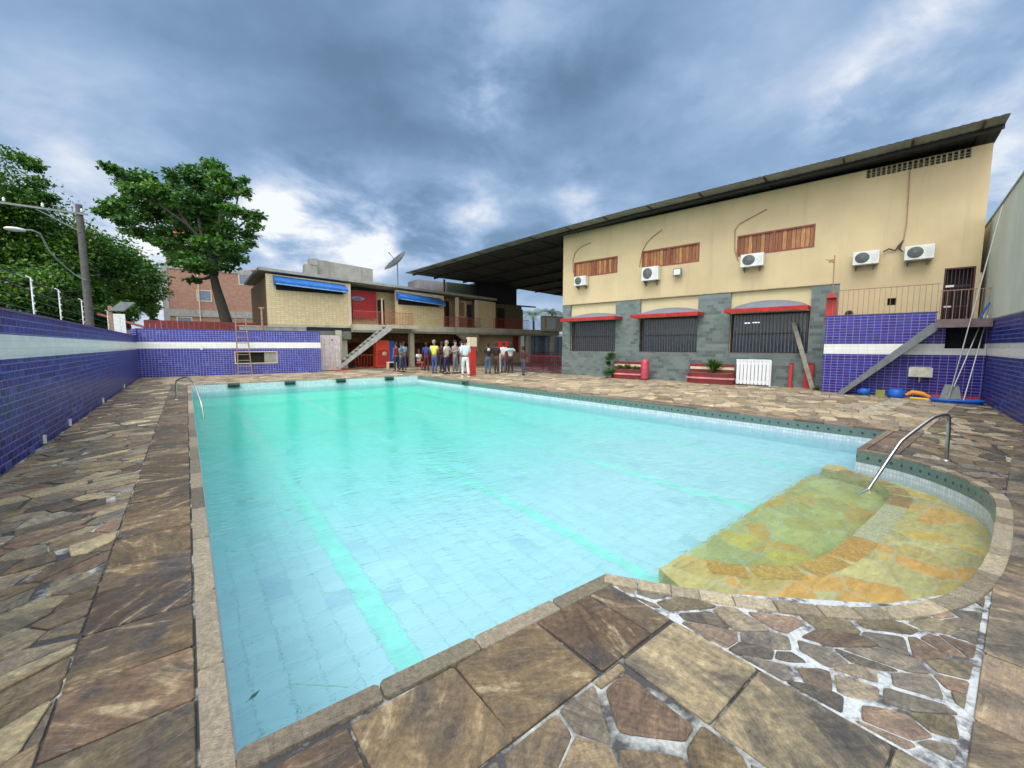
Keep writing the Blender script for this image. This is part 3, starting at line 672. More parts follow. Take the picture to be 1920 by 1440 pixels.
# local x runs into the building, body at local y<0
M().box(0, 14.5, -.18, 0, -.02, 1.24).box(0, 14.5, -.18, 0, 1.55, 2.17).build('tile_face', mat['tile_l'], rw)
M().box(0, 14.5, -.18, .004, 1.24, 1.55).build('white_stripe', mat['white_tile'], rw)
M().box(0, 14.5, -.19, .012, 2.17, 2.20).build('cap', mat['concrete'], rw)
gw = fthing('boundary_wall', 'tall pale green rendered wall rising behind the right tiled wall', 'wall', 14.6, 2.5)
M().slabq([(14.405, 3.0, 2.205), (14.405, -14.5, 2.205), (14.405, -14.5, 5.9), (14.405, 0.6, 5.02), (14.405, 3.0, 4.9)], .2, n=(-1, 0, 0)).build('render', mat['green_wall'], gw)
M().slabq([(14.385, 3.0, 4.90), (14.385, .6, 5.02), (14.385, -14.5, 5.9), (14.385, -14.5, 5.96), (14.385, .6, 5.08), (14.385, 3.0, 4.96)], .26, n=(-1, 0, 0)).build('cap', mat['concrete'], gw)

# ------------------------------------------------------------------ yellow building
yb = fthing('building', 'long yellow two-storey building with grey stone piers and a huge overhanging roof', 'building', 0, 0)
WH = [(.66, 3.04, 4.86, 5.62), (4.21, 6.64, 4.88, 5.64), (8.0, 10.4, 4.86, 5.64)]
GH = [(.50, 3.0, 1.2, 2.72), (4.2, 6.68, 1.2, 2.72), (7.9, 10.40, 1.2, 2.72)]
DH = (13.56, 14.18, 2.2, 3.75)
CB = (11.62, 13.86, 6.78, 7.05)
M().wall(0, 14.26, 0, .22, 3.55, 7.0, WH+[(DH[0], DH[1], 3.55, DH[3]), CB]).build('upper_wall', mat['plaster'], yb)
M().wall(11.17, 14.30, .0, .22, 2.0, 3.55, [(DH[0], DH[1], 2.2, 3.55), (12.37, 12.58, 2.76, 2.98)]).build('terrace_wall', mat['plaster'], yb)
M().box(12.30, 12.62, .2, .22, 2.7, 3.02).build('vent_hole', mat['dark'], yb)
M().box(0, 11.17, -.02, -.0005, 3.55, 3.575).build('drip_moulding', plain('drip_line_paint', (.36, .29, .18), .85), yb)
M().wall(.48, 11.17, .10, .3, 1.2, 3.545, [(g0, g1, 1.2, 2.72) for g0, g1, _, _ in GH]).build('lower_wall', mat['plaster2'], yb)
for x0, x1 in ((0, .48), (3.0, 4.2), (6.68, 7.88), (10.42, 11.17)):
    M().box(x0, x1, 0, .3, 1.2, 3.545).build('stone_pier', mat['stone_tile'], yb)
M().box(0, 11.17, -.03, .3, 0, 1.2).build('stone_base', mat['stone_tile'], yb)
build_each(M().box(.0, .22, .3, 15, 0, 7.0).box(14.06, 14.24, .3, 15, 2, 7.0), 'end_wall', mat['plaster'], yb)
M().box(.22, 14.06, 14.8, 15, 0, 7.0).box(.22, 14.06, .5, 14.8, 3.4, 3.5).build('back_wall', mat['dark'], yb)
M().box(.22, 14.06, .9, 1.0, 0, 3.4).box(.22, 14.06, .9, 1.0, 3.5, 6.3).build('inner_partition', mat['dark'], yb)
ht = 0
for (x0, x1, z0, z1) in WH:
    w = M().frame(x0, x1, -.012, .12, z0, z1, .055).box((x0+x1)/2-.04, (x0+x1)/2+.04, -.008, .12, z0+.055, z1-.055).build('window_frame', plain('reddish_window_frame', (.24, .07, .045), .6) if 'reddish_window_frame' not in bpy.data.materials else bpy.data.materials['reddish_window_frame'], yb)
    for a, b2 in ((x0+.055, (x0+x1)/2-.04), ((x0+x1)/2+.04, x1-.055)):
        M().box(a, b2, .05, .08, z0+.055, z1-.055).build('shutter', mat['shutter'], w)
for i, (x0, x1, z0, z1) in enumerate(GH):
    w = M().frame(x0, x1, .11, .2, z0, z1, .05).box(x0+.05, x1-.05, .13, .18, 1.93, 1.97).build('window_frame', mat['dark_iron'], yb)
    n = 22; bars = M()
    for j in range(1, n): xx = x0+(x1-x0)*j/n; bars.box(xx-.009, xx+.009, .08, .10, z0+.05, z1-.05)
    bars.box(x0, x1, .0, .108, z0+.0, z0+.03)
    bars.build('bar_grille', plain('grille_paint', (.17, .13, .13), .5) if 'grille_paint' not in bpy.data.materials else bpy.data.materials['grille_paint'], w)
    M().box(x0+.05, x1-.05, .24, .26, z0+.05, z1-.05).build('pane', mat['glass'], w)
# lit tube lamps seen inside the third window
em, nt, bb, _ = newmat('tube_light'); bb.inputs['Emission Color'].default_value = (.8, .95, 1, 1); bb.inputs['Emission Strength'].default_value = 1.4; bb.inputs['Base Color'].default_value = (.8, .8, .8, 1)
for (xa, ya), (xb, yb_) in (((1396, 606), (1406, 605)), ((1411, 605), (1424, 603))):
    (ua, za), (ub, zb_) = FP(xa, ya, .2), FP(xb, yb_, .2); M().box(ua, ub, .205, .225, za-.015, za+.02).build('tube_lamp', em, w)
# door above
w = M().frame(DH[0], DH[1], .01, .16, DH[2], DH[3], .04).build('door', plain('blackish_red_iron', (.06, .02, .022), .5), yb)
bars = M()
for j in range(1, 8): xx = DH[0]+(DH[1]-DH[0])*j/8; bars.box(xx-.008, xx+.008, .03, .045, DH[2]+.05, DH[3]-.05)
bars.box(DH[0]+.05, DH[1]-.05, .056, .07, 3.2, 3.25); bars.box(DH[0]+.05, DH[1]-.05, .056, .07, 2.62, 2.66)
bars.build('bar_grille', bpy.data.materials['blackish_red_iron'], w); M().box(DH[0], DH[1], .24, .26, DH[2], DH[3]).build('dark_opening', mat['dark'], w)
build_each(M().box(DH[0]+.05, DH[0]+.22, .02, .03, 3.20, 3.26).box(DH[0]+.05, DH[0]+.20, .02, .03, 2.62, 2.66), 'latch', mat['white_plastic'], w)
# vent block strip
cb = M(); nx = 19
for j in range(nx+1): xx = CB[0]+(CB[1]-CB[0])*j/nx; cb.box(max(CB[0], xx-.02), min(CB[1], xx+.02), .015, .16, CB[2], CB[3])
for j in range(nx):
    a = CB[0]+(CB[1]-CB[0])*j/nx+.02; b2 = CB[0]+(CB[1]-CB[0])*(j+1)/nx-.02
    for z in (CB[2], CB[2]+.075, CB[2]+.15, CB[3]-.02): cb.box(a, b2, .025, .16, z, z+.02)
cb.build('vent_block_strip', mat['cobogo'], yb)
# roof
ZE = [(-12.3, 6.46), (-8, 6.66), (-4, 6.86), (0, 7.02), (4, 7.13), (8, 7.17), (11, 7.19), (14.36, 7.27)]
def ze(u):
    for (a, za), (b, zb) in zip(ZE[:-1], ZE[1:]):
        if u <= b: return za+(zb-za)*(u-a)/(b-a)
    return ZE[-1][1]
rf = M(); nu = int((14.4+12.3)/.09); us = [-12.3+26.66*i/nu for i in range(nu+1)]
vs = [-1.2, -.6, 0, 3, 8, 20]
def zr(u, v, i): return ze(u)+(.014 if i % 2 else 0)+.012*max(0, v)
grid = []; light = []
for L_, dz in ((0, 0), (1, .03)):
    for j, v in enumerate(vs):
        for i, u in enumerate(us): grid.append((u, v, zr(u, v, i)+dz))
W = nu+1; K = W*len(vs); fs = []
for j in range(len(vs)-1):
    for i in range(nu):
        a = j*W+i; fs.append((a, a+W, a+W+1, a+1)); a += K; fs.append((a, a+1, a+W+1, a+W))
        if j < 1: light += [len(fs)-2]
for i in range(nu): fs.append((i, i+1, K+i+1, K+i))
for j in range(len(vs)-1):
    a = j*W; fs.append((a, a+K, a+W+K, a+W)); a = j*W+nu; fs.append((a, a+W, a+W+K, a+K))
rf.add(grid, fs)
for q in light: rf.mi[q] = 1  # underside of the outer strip gets the painted lit tone
roof = rf.build('roof', [mat['roof_sheet_shade_tone'], mat['eave_sheet_lit_tone']], yb)
pr = M()
for v0, dn in ((-.62, .10), (1.2, .14), (4, .14), (7, .14), (10, .14), (13, .14), (16, .14)):
    for (a, za), (b, zb) in zip(ZE[:-1], ZE[1:]):
        o = .012*max(0, v0)-.004
        pr.add([(a, v0, za+o-dn), (b, v0, zb+o-dn), (b, v0+.08, zb+o-dn), (a, v0+.08, za+o-dn), (a, v0, za+o), (b, v0, zb+o), (b, v0+.08, zb+o), (a, v0+.08, za+o)],
               [(0, 3, 2, 1), (4, 5, 6, 7), (0, 1, 5, 4), (2, 3, 7, 6), (0, 4, 7, 3), (1, 2, 6, 5)])
pr.build('purlin', mat['dark_iron'], roof)
br = M()
for u in (-11.5, -9.5, -7.4, -5.2, -3.2, -1.3, .9, 2.9, 4.9, 6.9, 9.0, 11.1, 12.62, 13.95):
    z = ze(u)-.006
    br.slabq([(u-.025, -1.17, z-.02), (u-.025, 19.5, z-.12), (u-.025, 19.5, z), (u-.025, -1.17, z)], .05, n=(-1, 0, 0))
br.build('rafter', mat['dark_iron'], roof)
gt = M()
build_each(M().box(-12.2, -12.1, 2, 2.1, 0, 6.4).box(-6, -5.9, 17.9, 18.0, 0, 6.4), 'roof_post', mat['red_dark'], yb)
# curved conduits
def conduit(label, pts, r=.018):
    P = [(FP(x, y, -.03)[0], -.03, FP(x, y, -.03)[1]) for x, y in pts]
    o = F(P[0][0], -.03, P[0][2]); t = M().tube(P, r, 6).build('conduit', mat['rust'], org=P[0]); t.location = o; t.rotation_euler = (0, 0, FR); t.name = 'conduit'
    return tag(t, label, 'pipe', 'conduits on the yellow wall')
conduit('short curved conduit above the leftmost wooden window of the yellow wall', [(1075, 512), (1074, 490), (1078, 474), (1090, 462), (1108, 455)])
conduit('curved conduit rising left of the middle wooden window of the yellow wall', [(1199, 500), (1204, 472), (1212, 456), (1225, 443), (1241, 431)])
conduit('long curved conduit left of the widest wooden window of the yellow wall', [(1384, 488), (1378, 470), (1378, 432), (1386, 420), (1412, 406), (1438, 392)])
conduit('straight conduit falling from the vent blocks to the rightmost air conditioner', [(1706, 318), (1704, 360), (1700, 420), (1694, 452), (1685, 466)], .014)
# awnings
def awning(label, x0, x1, zt, zb):
    t = fthing('awning', label, 'awning', (x0+x1)/2, 0, zb, 'awnings over the barred windows')
    c = M(); w = x1-x0; n = 12; pr_ = []
    for i in range(7):
        a = i/6; v = -.75*math.sin(a*math.pi/2); z = zb+.14+(zt-zb-.14)*math.cos(a*math.pi/2)**1.0
        pr_.append((v, z, .55*(1-a)**.9))
    vs2 = []
    for i, (v, z, ins) in enumerate(pr_):
        for j in range(n+1):
            a_ = i/6; vs2.append((x0+ins*.25+(w-ins*.5)*j/n, -.75*(1-a_), zb+.14+(zt-zb-.10)*math.sin(math.pi*(j+.02)/(n+.04))**.55*a_**.6))
    f2 = [(i*(n+1)+j, (i+1)*(n+1)+j, (i+1)*(n+1)+j+1, i*(n+1)+j+1) for i in range(6) for j in range(n)]
    o_ = len(vs2); c.add(vs2+[(p[0], p[1], p[2]-.012) for p in vs2], f2+[tuple(o_+q for q in reversed(f)) for f in f2], None, True)
    for sx in (0, n):
        c.add([vs2[i*(n+1)+sx] for i in range(7)]+[(vs2[sx][0], 0, zb+.14)], [list(range(8))])
    c.build('canopy', mat['awning_white'], t)
    vl = M(); ns = int(w/.12)
    for j in range(ns):
        a = x0+w*j/ns; b2 = x0+w*(j+1)/ns; q = [(a, zb+.15), (a, zb+.03), (a+(b2-a)*.25, zb+.005), ((a+b2)/2, zb-.005), (a+(b2-a)*.75, zb+.005), (b2, zb+.03), (b2, zb+.15)]
        vl.slabq([(p[0], -.765, p[1]) for p in q], .012, n=(0, -1, 0))
    for xx in (x0, x1): vl.slabq([(xx, -.75, zb+.02), (xx, -.01, zb+.02), (xx, -.01, zb+.15), (xx, -.75, zb+.15)], .012, n=(1, 0, 0))
    vl.build('valance', mat['awning_red'], t)
    M().tube([(x0+.02, -.02, zb+.10), (x0+.02, -.74, zb+.12), (x1-.02, -.74, zb+.12), (x1-.02, -.02, zb+.10)], .012, 6).build('frame', mat['dark_iron'], t)
awning('red-fringed awning over the leftmost barred window', .40, 3.36, 3.03, 2.68)
awning('red-fringed awning over the middle barred window', 4.12, 6.92, 3.07, 2.68)
awning('red-fringed awning over the rightmost barred window with lamps behind it', 7.86, 10.42, 3.12, 2.70)
# air conditioners
def make_ac(w=.74, h=.52, d=.28):
    t = thing('air_conditioner', 'x', 'air conditioner', (0, 0, 0), FR, 'air conditioners on the yellow wall', (0, 0, 0))
    cs = M().box(0, w, -d, 0, 0, h).build('casing', mat['white_plastic'], t, bevel=.015)
    M().lathe([(.0, -.018), (.19, -.018), (.205, -.012), (.205, 0)], .27, -d-.001, .27, 24, 'y').build('fan_grille', mat['fan'], t)
    gr = M()
    for r_ in (.06, .1, .14, .18): gr.tube([(.27+r_*math.cos(a*math.pi/8), -d-.022, .27+r_*math.sin(a*math.pi/8)) for a in range(17)], .004, 4)
    for a in range(6): gr.tube([(.27, -d-.022, .27), (.27+.19*math.cos(a*math.pi/3), -d-.022, .27+.19*math.sin(a*math.pi/3))], .004, 4)
    gr.ball((.27, -d-.02, .27), .035, .01, .035, 8, 5)
    gr.build('guard', mat['grey_metal'], t)
    lv = M()
    for j in range(7): lv.box(.52, w-.04, -d-.006, -d+.002, .1+.05*j, .115+.05*j)
    lv.build('louvre', mat['white_plastic'], t)
    for xx in (.1, w-.14):
        b = M(); b.box(xx, xx+.03, -d, .06, -.035, -.001); b.slabq([(xx, .06, -.2), (xx, .06, -.034), (xx, -d+.03, -.034)], .02, n=(1, 0, 0)); b.build('bracket', mat['grey_metal'], t)
    return t
ac0 = make_ac(); acl = [(.88, 4.42, 'air conditioner under the leftmost wooden window'), (4.36, 4.30, 'air conditioner under the middle wooden window, beside the floodlight'), (8.22, 4.40, 'air conditioner under the left end of the widest wooden window'), (11.46, 4.06, 'left one of the two rightmost air conditioners on the yellow wall'), (12.66, 4.05, 'right one of the two rightmost air conditioners, nearest the pale green wall')]
for i, (u, z, lb) in enumerate(acl):
    o = ac0 if i == 0 else copy_tree(ac0); o.location = F(u, -.05, z); o['label'] = lb; o.rotation_euler = (0, 0, FR); o.scale = [(.88, 1, .85), (1, 1, 1.1), (1, 1, .88), (.86, 1, .78), (.86, 1, .78)][i]
t = fthing('floodlight', 'small square floodlight beside the middle air conditioner', 'lamp', 5.85, -.02, 4.5)
M().box(5.68, 6.02, -.22, -.12, 4.38, 4.68).build('housing', mat['grey_metal'], t, bevel=.015)
M().box(5.72, 5.98, -.235, -.221, 4.42, 4.64).build('lens', mat['white_plastic'], t)
M().box(5.83, 5.87, -.12, .0, 4.50, 4.56).build('arm', mat['grey_metal'], t)
t = fthing('hose', 'dark coiled refrigerant hose between the two right air conditioners', 'hose', 12.4, -.03, 4.5)
M().tube([(12.18, -.1, 4.42), (12.3, -.06, 4.50), (12.45, -.05, 4.42), (12.52, -.06, 4.56), (12.60, -.05, 4.70), (12.55, -.07, 4.45), (12.62, -.1, 4.35)], .022, 6).build('tube', mat['dark_iron'], t)

# ------------------------------------------------------------------ tiled stair block
BY = -1.1
blk = fthing('tiled_block', 'blue and purple tiled terrace block with white stripe under the steel stair', 'terrace', 11, BY)
OP = (13.62, 14.36, 1.42, 1.98)
M().wall(10.95, 14.39, BY, BY+.15, -.02, 1.24, []).build('lower_tile_face', mat['tile_b'], blk)
M().wall(10.95, 14.39, BY-.004, BY+.15, 1.24, 1.55, [(OP[0], OP[1], OP[2], 1.55)]).build('white_stripe', mat['white_tile'], blk)
M().wall(10.95, 14.39, BY, BY+.15, 1.55, 2.17, [(OP[0], OP[1], 1.55, OP[3])]).box(10.95, 13.42, BY, BY+.15, 2.17, 2.42).build('upper_tile_face', mat['tile_b'], blk)
M().box(10.93, 13.44, BY-.01, BY+.16, 2.42, 2.45).build('parapet_cap', bpy.data.materials['blue_cap_tile'], blk)
M().box(10.95, 11.1, BY+.15, -.05, 0, 2.17).build('side_tile_face', mat['tile_b'], blk)
M().box(11.1, 13.42, BY+.15, -.01, 1.18, 1.30).build('terrace_floor', mat['concrete'], blk)
M().box(13.42, 14.39, BY+.15, -.01, 2.05, 2.18).build('door_landing', mat['concrete'], blk)
M().box(OP[0]-.2, OP[1], BY+.4, BY+.42, 1.2, 2.04).build('dark_recess', mat['dark'], blk)
st = fthing('staircase', 'grey steel staircase climbing right along the tiled block to the barred door', 'staircase', 11.4, -1.6)
def stringer(v):
    m_ = M(); a, b2 = (11.36, 0.0), (13.32, 1.98)
    m_.slabq([(a[0], v, a[1]), (a[0]+.16, v, a[1]), (b2[0]+.10, v, b2[1]-.06), (b2[0]+.10, v, b2[1]+.12), (b2[0]-.02, v, b2[1]+.12)], .04, n=(0, -1, 0)); return m_
stringer(-1.62).build('stringer', mat['grey_metal'], st); stringer(-1.16).build('stringer', mat['grey_metal'], st)
for j in range(9):
    f = (j+.7)/9.3; x = 11.42+(13.38-11.42)*f; z = 2.05*f
    M().box(x-.10, x+.10, -1.58, -1.16, z-.015, z+.012).build('tread', mat['grey_metal'], st)
M().box(13.40, 14.38, -1.66, BY-.012, 2.02, 2.12).build('landing', mat['concrete'], st)
M().box(13.38, 14.38, -1.70, -1.66, 1.98, 2.20).build('landing_edge', plain('landing_edge_paint', (.20, .14, .14), .7), st)
rl = fthing('railing', 'thin rusty railing along the top of the tiled terrace block', 'railing', 11.1, -1.05, 2.45)
M().box(11.05, 13.42, -1.06, -1.04, 3.20, 3.225).box(13.44, 14.38, -1.06, -1.04, 3.0, 3.02).build('top_rail', mat['rust'], rl)
for j in range(20):
    x = 11.10+j*.121; M().box(x-.006, x+.006, -1.056, -1.044, 2.45, 3.20).build('baluster', mat['rust'], rl)
for j in range(8):
    x = 13.46+j*.128; M().box(x-.006, x+.006, -1.056, -1.044, 2.18, 3.0).build('baluster', mat['rust'], rl)
t = fthing('post', 'red box post with thin antenna rod standing on the left end of the tiled block', 'post', 11.0, -1.0, 2.45)
M().box(10.92, 11.18, -1.0, -.8, 2.2, 3.02).slabq([(10.92, -1.0, 3.0), (11.18, -1.0, 3.0), (11.05, -1.0, 3.18)], -.2, n=(0, -1, 0)).build('box_housing', mat['red'], t)
M().tube([(11.06, -.9, 3.0), (11.04, -.9, 4.35)], .018, 6).build('rod', mat['rust'], t)
M().box(10.90, 11.06, -.93, -.87, 4.14, 4.22).tube([(10.82, -.9, 4.26), (11.02, -.9, 4.12)], .012, 5).build('lamp_head', mat['rust'], t)
# sink
t = fthing('sink', 'white ceramic wash sink fixed to the tiled block under the stair', 'sink', 13.17, BY, .6)
sk = M(); sk.wall(12.94, 13.42, BY-.30, BY-.27, .62, .88, []); sk.box(12.94, 12.97, BY-.27, BY-.002, .62, .88); sk.box(13.39, 13.42, BY-.27, BY-.002, .62, .88); sk.box(12.97, 13.39, BY-.27, BY-.002, .62, .65); sk.box(12.97, 13.39, BY-.05, BY-.002, .65, .90)
sk.build('basin', plain('ivory_ceramic', (.56, .55, .45), .3), t)
M().tube([(13.18, BY-.15, .62), (13.18, BY-.15, .48), (13.18, BY-.01, .46)], .018, 8).build('waste_pipe', mat['white_plastic'], t)
# swimming gear on the floor
def ft(name, label, cat, u, v, z=0, group=None): return fthing(name, label, cat, u, v, z, group)
t = ft('float', 'blue foam float bag under the foot of the steel stair', 'float', 12.0, -1.45)
M().ball((12.0, -1.42, .12), .17, .12, .12).tube([(11.85, -1.42, .13), (12.15, -1.42, .2)], .03, 6).build('bag', mat['float_blue'], t)
t = ft('float', 'big round blue foam float under the wash sink', 'float', 12.75, -1.5)
M().lathe([(.06, 0), (.17, .0), (.2, .06), (.17, .22), (.10, .26), (.0, .26)], 12.72, -1.45, 0, 14).build('foam', mat['float_blue'], t)
t = ft('crate', 'small olive green crate between the two blue floats', 'crate', 12.35, -1.45)
M().box(12.28, 12.48, -1.5, -1.36, .0, .02).box(12.28, 12.30, -1.5, -1.36, .02, .2).box(12.46, 12.48, -1.5, -1.36, .02, .2).box(12.30, 12.46, -1.5, -1.48, .02, .2).box(12.30, 12.46, -1.38, -1.36, .02, .2).build('shell', plain('olive_plastic', (.28, .30, .06), .5), t)
t = ft('board', 'orange and yellow swim board propped low against the tiled block', 'swim board', 13.1, -1.6)
M().tube([(12.92, -1.50, .10), (13.05, -1.5, .19), (13.25, -1.52, .16), (13.4, -1.55, .08)], [.04, .065, .065, .04], 10).build('board_body', mat['float_orange'], t)
M().tube([(13.0, -1.72, .04), (13.5, -1.75, .03), (13.95, -1.8, .03)], .035, 8).build('yellow_edge', mat['float_yellow'], t)
t = ft('board', 'flat red board lying behind the blue float boat', 'swim board', 14.0, -1.4)
M().box(13.3, 14.34, -1.42, -1.2, .0, .14).build('board_body', mat['red'], t, bevel=.02)
t = ft('float_boat', 'flat blue float boat lying by the right tiled wall', 'float', 13.9, -2.0)
bo = []; 
for j in range(20):
    a = 2*math.pi*j/20; bo.append((13.86+.47*math.copysign(abs(math.cos(a))**.7, math.cos(a)), -2.02+.22*math.copysign(abs(math.sin(a))**.8, math.sin(a))))
M().prism(bo, .012, .07).tube([(*p, .085) for p in bo]+[(*bo[0], .085)], .035, 8).build('hull', mat['float_blue'], t)
t = ft('net_scoop', 'grey leaf scoop standing on the blue float boat', 'pool net', 13.75, -1.95)
M().slabq([(13.55, -1.98, .10), (13.95, -1.92, .10), (13.90, -1.80, .44), (13.64, -1.84, .48)], .03).build('scoop_blade', plain('grey_scoop', (.25, .27, .24), .6), t)
PO = [('thin aluminium pool pole leaning at the left of the three by the right wall', (13.72, -1.95, .10), FP(1880, 385, -1.6)),
      ('thin aluminium pool pole leaning in the middle of the three by the right wall', (13.80, -1.88, .42), FP(1862, 575, -1.0)),
      ('thin aluminium pool pole leaning at the right of the three by the right wall', (13.98, -2.0, .06), FP(1868, 590, -1.05))]
for i, (lb, a, e) in enumerate(PO):
    v1 = (-1.6, -1.0, -1.05)[i]; e = (min(e[0], 14.36), v1, e[1])
    if i == 1: e = (14.30, -1.12, 2.35)
    t = ft('pool_pole', lb, 'pole', *a, group='aluminium pool poles'); M().tube([a, e], .014, 8).build('tube', mat['alu'], t)
t = ft('blue_pole', 'short blue pole leaning at the top of the right tiled wall', 'pole', 14.33, -1.15, 2.2)
M().tube([(14.20, -1.2, 2.22), (14.36, -1.12, 2.62)], .022, 8).build('tube', mat['float_blue'], t)
# leaning plank, posts, white panel, planters
t = ft('plank', 'long grey plank leaning against the rightmost barred window', 'plank', 10.7, -.5)
M().slabq([(10.62, -.55, .0), (10.76, -.55, .0), (10.02, -.05, 2.32), (9.88, -.05, 2.32)], .04).build('board_body', mat['plank'], t)
for lb, u, w, hh in (('thin red post between the white panel and the plank', 9.98, .10, .86), ('wide red post behind the foot of the leaning plank', 10.50, .26, .86)):
    t = ft('post', lb, 'post', u, -.35); M().box(u-w/2, u+w/2, -.2, -.09, 0, hh).build('shaft', mat['red'], t, bevel=.01); M().box(u-w/2-.01, u+w/2+.01, -.21, -.08, hh, hh+.03).build('cap', mat['red_dark'], t)
t = ft('pallet', 'white slatted panel standing against the stone base', 'panel', 8.85, -.35)
sl = M()
for j in range(9): sl.box(8.29+j*.122, 8.39+j*.122, -.38, -.355, .06, .94)
sl.build('slats', mat['white_panel'], t); build_each(M().box(8.27, 9.40, -.354, -.33, .12, .2).box(8.27, 9.40, -.354, -.33, .8, .97).box(8.27, 9.40, -.39, -.355, .94, .99), 'cross_rail', mat['white_panel'], t)
M().box(9.38, 9.42, -.4, -.32, .0, .95).build('side_rail', mat['white_panel'], t)
def bench(u0, u1, lb):
    t = ft('planter', lb, 'planter', (u0+u1)/2, -.4, group='red planters by the stone base'); w = u1-u0
    M().prism([(u0, -.32), (u0, -.55), (u0+.2, -.66), (u1-.2, -.66), (u1, -.55), (u1, -.32)], 0, .42).build('trough', mat['red_dark'], t)
    M().prism([(u0-.03, -.3), (u0-.03, -.57), (u0+.19, -.69), (u1-.19, -.69), (u1+.03, -.57), (u1+.03, -.3)], .20, .27).build('pink_ledge', mat['pink'], t)
    M().box(u0, u1, -.30, -.27, .42, .78).build('back_board', mat['red_dark'], t)
    M().box(u0+.02, u1-.02, -.325, -.301, .56, .66).build('cream_band', mat['cream'], t)
    M().box(u0+.05, u1-.05, -.6, -.33, .42, .44).build('soil', mat['ground'], t)
bench(3.15, 4.55, 'red planter with cream band left of the red bollard'); bench(6.55, 8.22, 'red planter with pink ledge left of the white panel')
t = ft('bollard', 'stout dark pink bollard with rounded top between the red planters', 'bollard', 4.72, -.5)
M().lathe([(.17, 0), (.17, .80), (.14, .88), (.07, .92), (0, .93)], 4.72, -.5, 0, 18).build('shaft', plain('bollard_paint', (.45, .06, .09), .4), t)
M().lathe([(.178, 0), (.178, .03), (.178, .06)], 4.72, -.5, .02, 18).build('base_ring', mat['red_dark'], t)

# ------------------------------------------------------------------ plants
def leaf_mesh(blobs, size, seed, asp=.5, shell=.55, droop=.2, cmul=1.0):
    """blobs: (cx,cy,cz,rx,ry,rz,n).  One small folded leaf per point, brighter towards blob tops by chance only"""
    r = np.random.default_rng(seed); V = []; C = []
    for (cx, cy, cz, rx, ry, rz_, n) in blobs:
        d = r.normal(size=(n, 3)); d /= np.linalg.norm(d, axis=1)[:, None]; rad = r.uniform(shell, 1.0, n)**.8*r.uniform(.85, 1.08, n)
        p = d*rad[:, None]*np.array([rx, ry, rz_])+np.array([cx, cy, cz])
        t = r.normal(size=(n, 3)); t[:, 2] = t[:, 2]*.5-droop; t /= np.linalg.norm(t, axis=1)[:, None]
        nn = np.cross(t, r.normal(size=(n, 3))+np.array([0, 0, .0])); b_ = np.cross(t, np.array([0, 0, 1.])+r.normal(size=(n, 3))*.55); b_ /= np.linalg.norm(b_, axis=1)[:, None]
        s = (size*r.uniform(.6, 1.3, n))[:, None]
        V.append(np.stack([p, p+t*s*.5+b_*s*asp*.5, p+t*s, p+t*s*.5-b_*s*asp*.5], 1).reshape(-1, 3))
        blob = r.uniform(-.16, .16); C.append(np.clip(r.normal(.45+blob, .2, n), 0, 1)*cmul)
    return np.concatenate(V), np.concatenate(C)
def leaves(name, blobs, size, seed, mt, parent, org, **k):
    V, C = leaf_mesh(blobs, size, seed, **k); n = len(C); V = V-np.array(org)
    me = bpy.data.meshes.new(name); me.vertices.add(4*n); me.vertices.foreach_set('co', V.ravel().astype(np.float32))
    me.loops.add(4*n); me.loops.foreach_set('vertex_index', np.arange(4*n, dtype=np.int32)); me.polygons.add(n)
    me.polygons.foreach_set('loop_start', np.arange(0, 4*n, 4, dtype=np.int32)); me.polygons.foreach_set('loop_total', np.full(n, 4, dtype=np.int32))
    ca = me.color_attributes.new('Col', 'FLOAT_COLOR', 'CORNER'); cc = np.repeat(np.repeat(C, 4)[:, None], 4, 1); cc[:, 3] = 1; ca.data.foreach_set('color', cc.ravel().astype(np.float32))
    me.materials.append(mt); me.update(calc_edges=True); me.validate()
    o = bpy.data.objects.new(name, me); COL.objects.link(o); o.parent = parent; return o
def tree(label, base, limbs, blobs, size, seed, mt, r0, group=None, name='tree', **k):
    t = thing(name, label, 'tree', base, 0, group); tr = M(); 
    for pts, ra_, rb_ in limbs: tr.tube(pts, ra_, 9, r1=rb_)
    tr.build('trunk', mat['bark'], t); leaves('crown', blobs, size, seed, mt, t, base, **k); return t
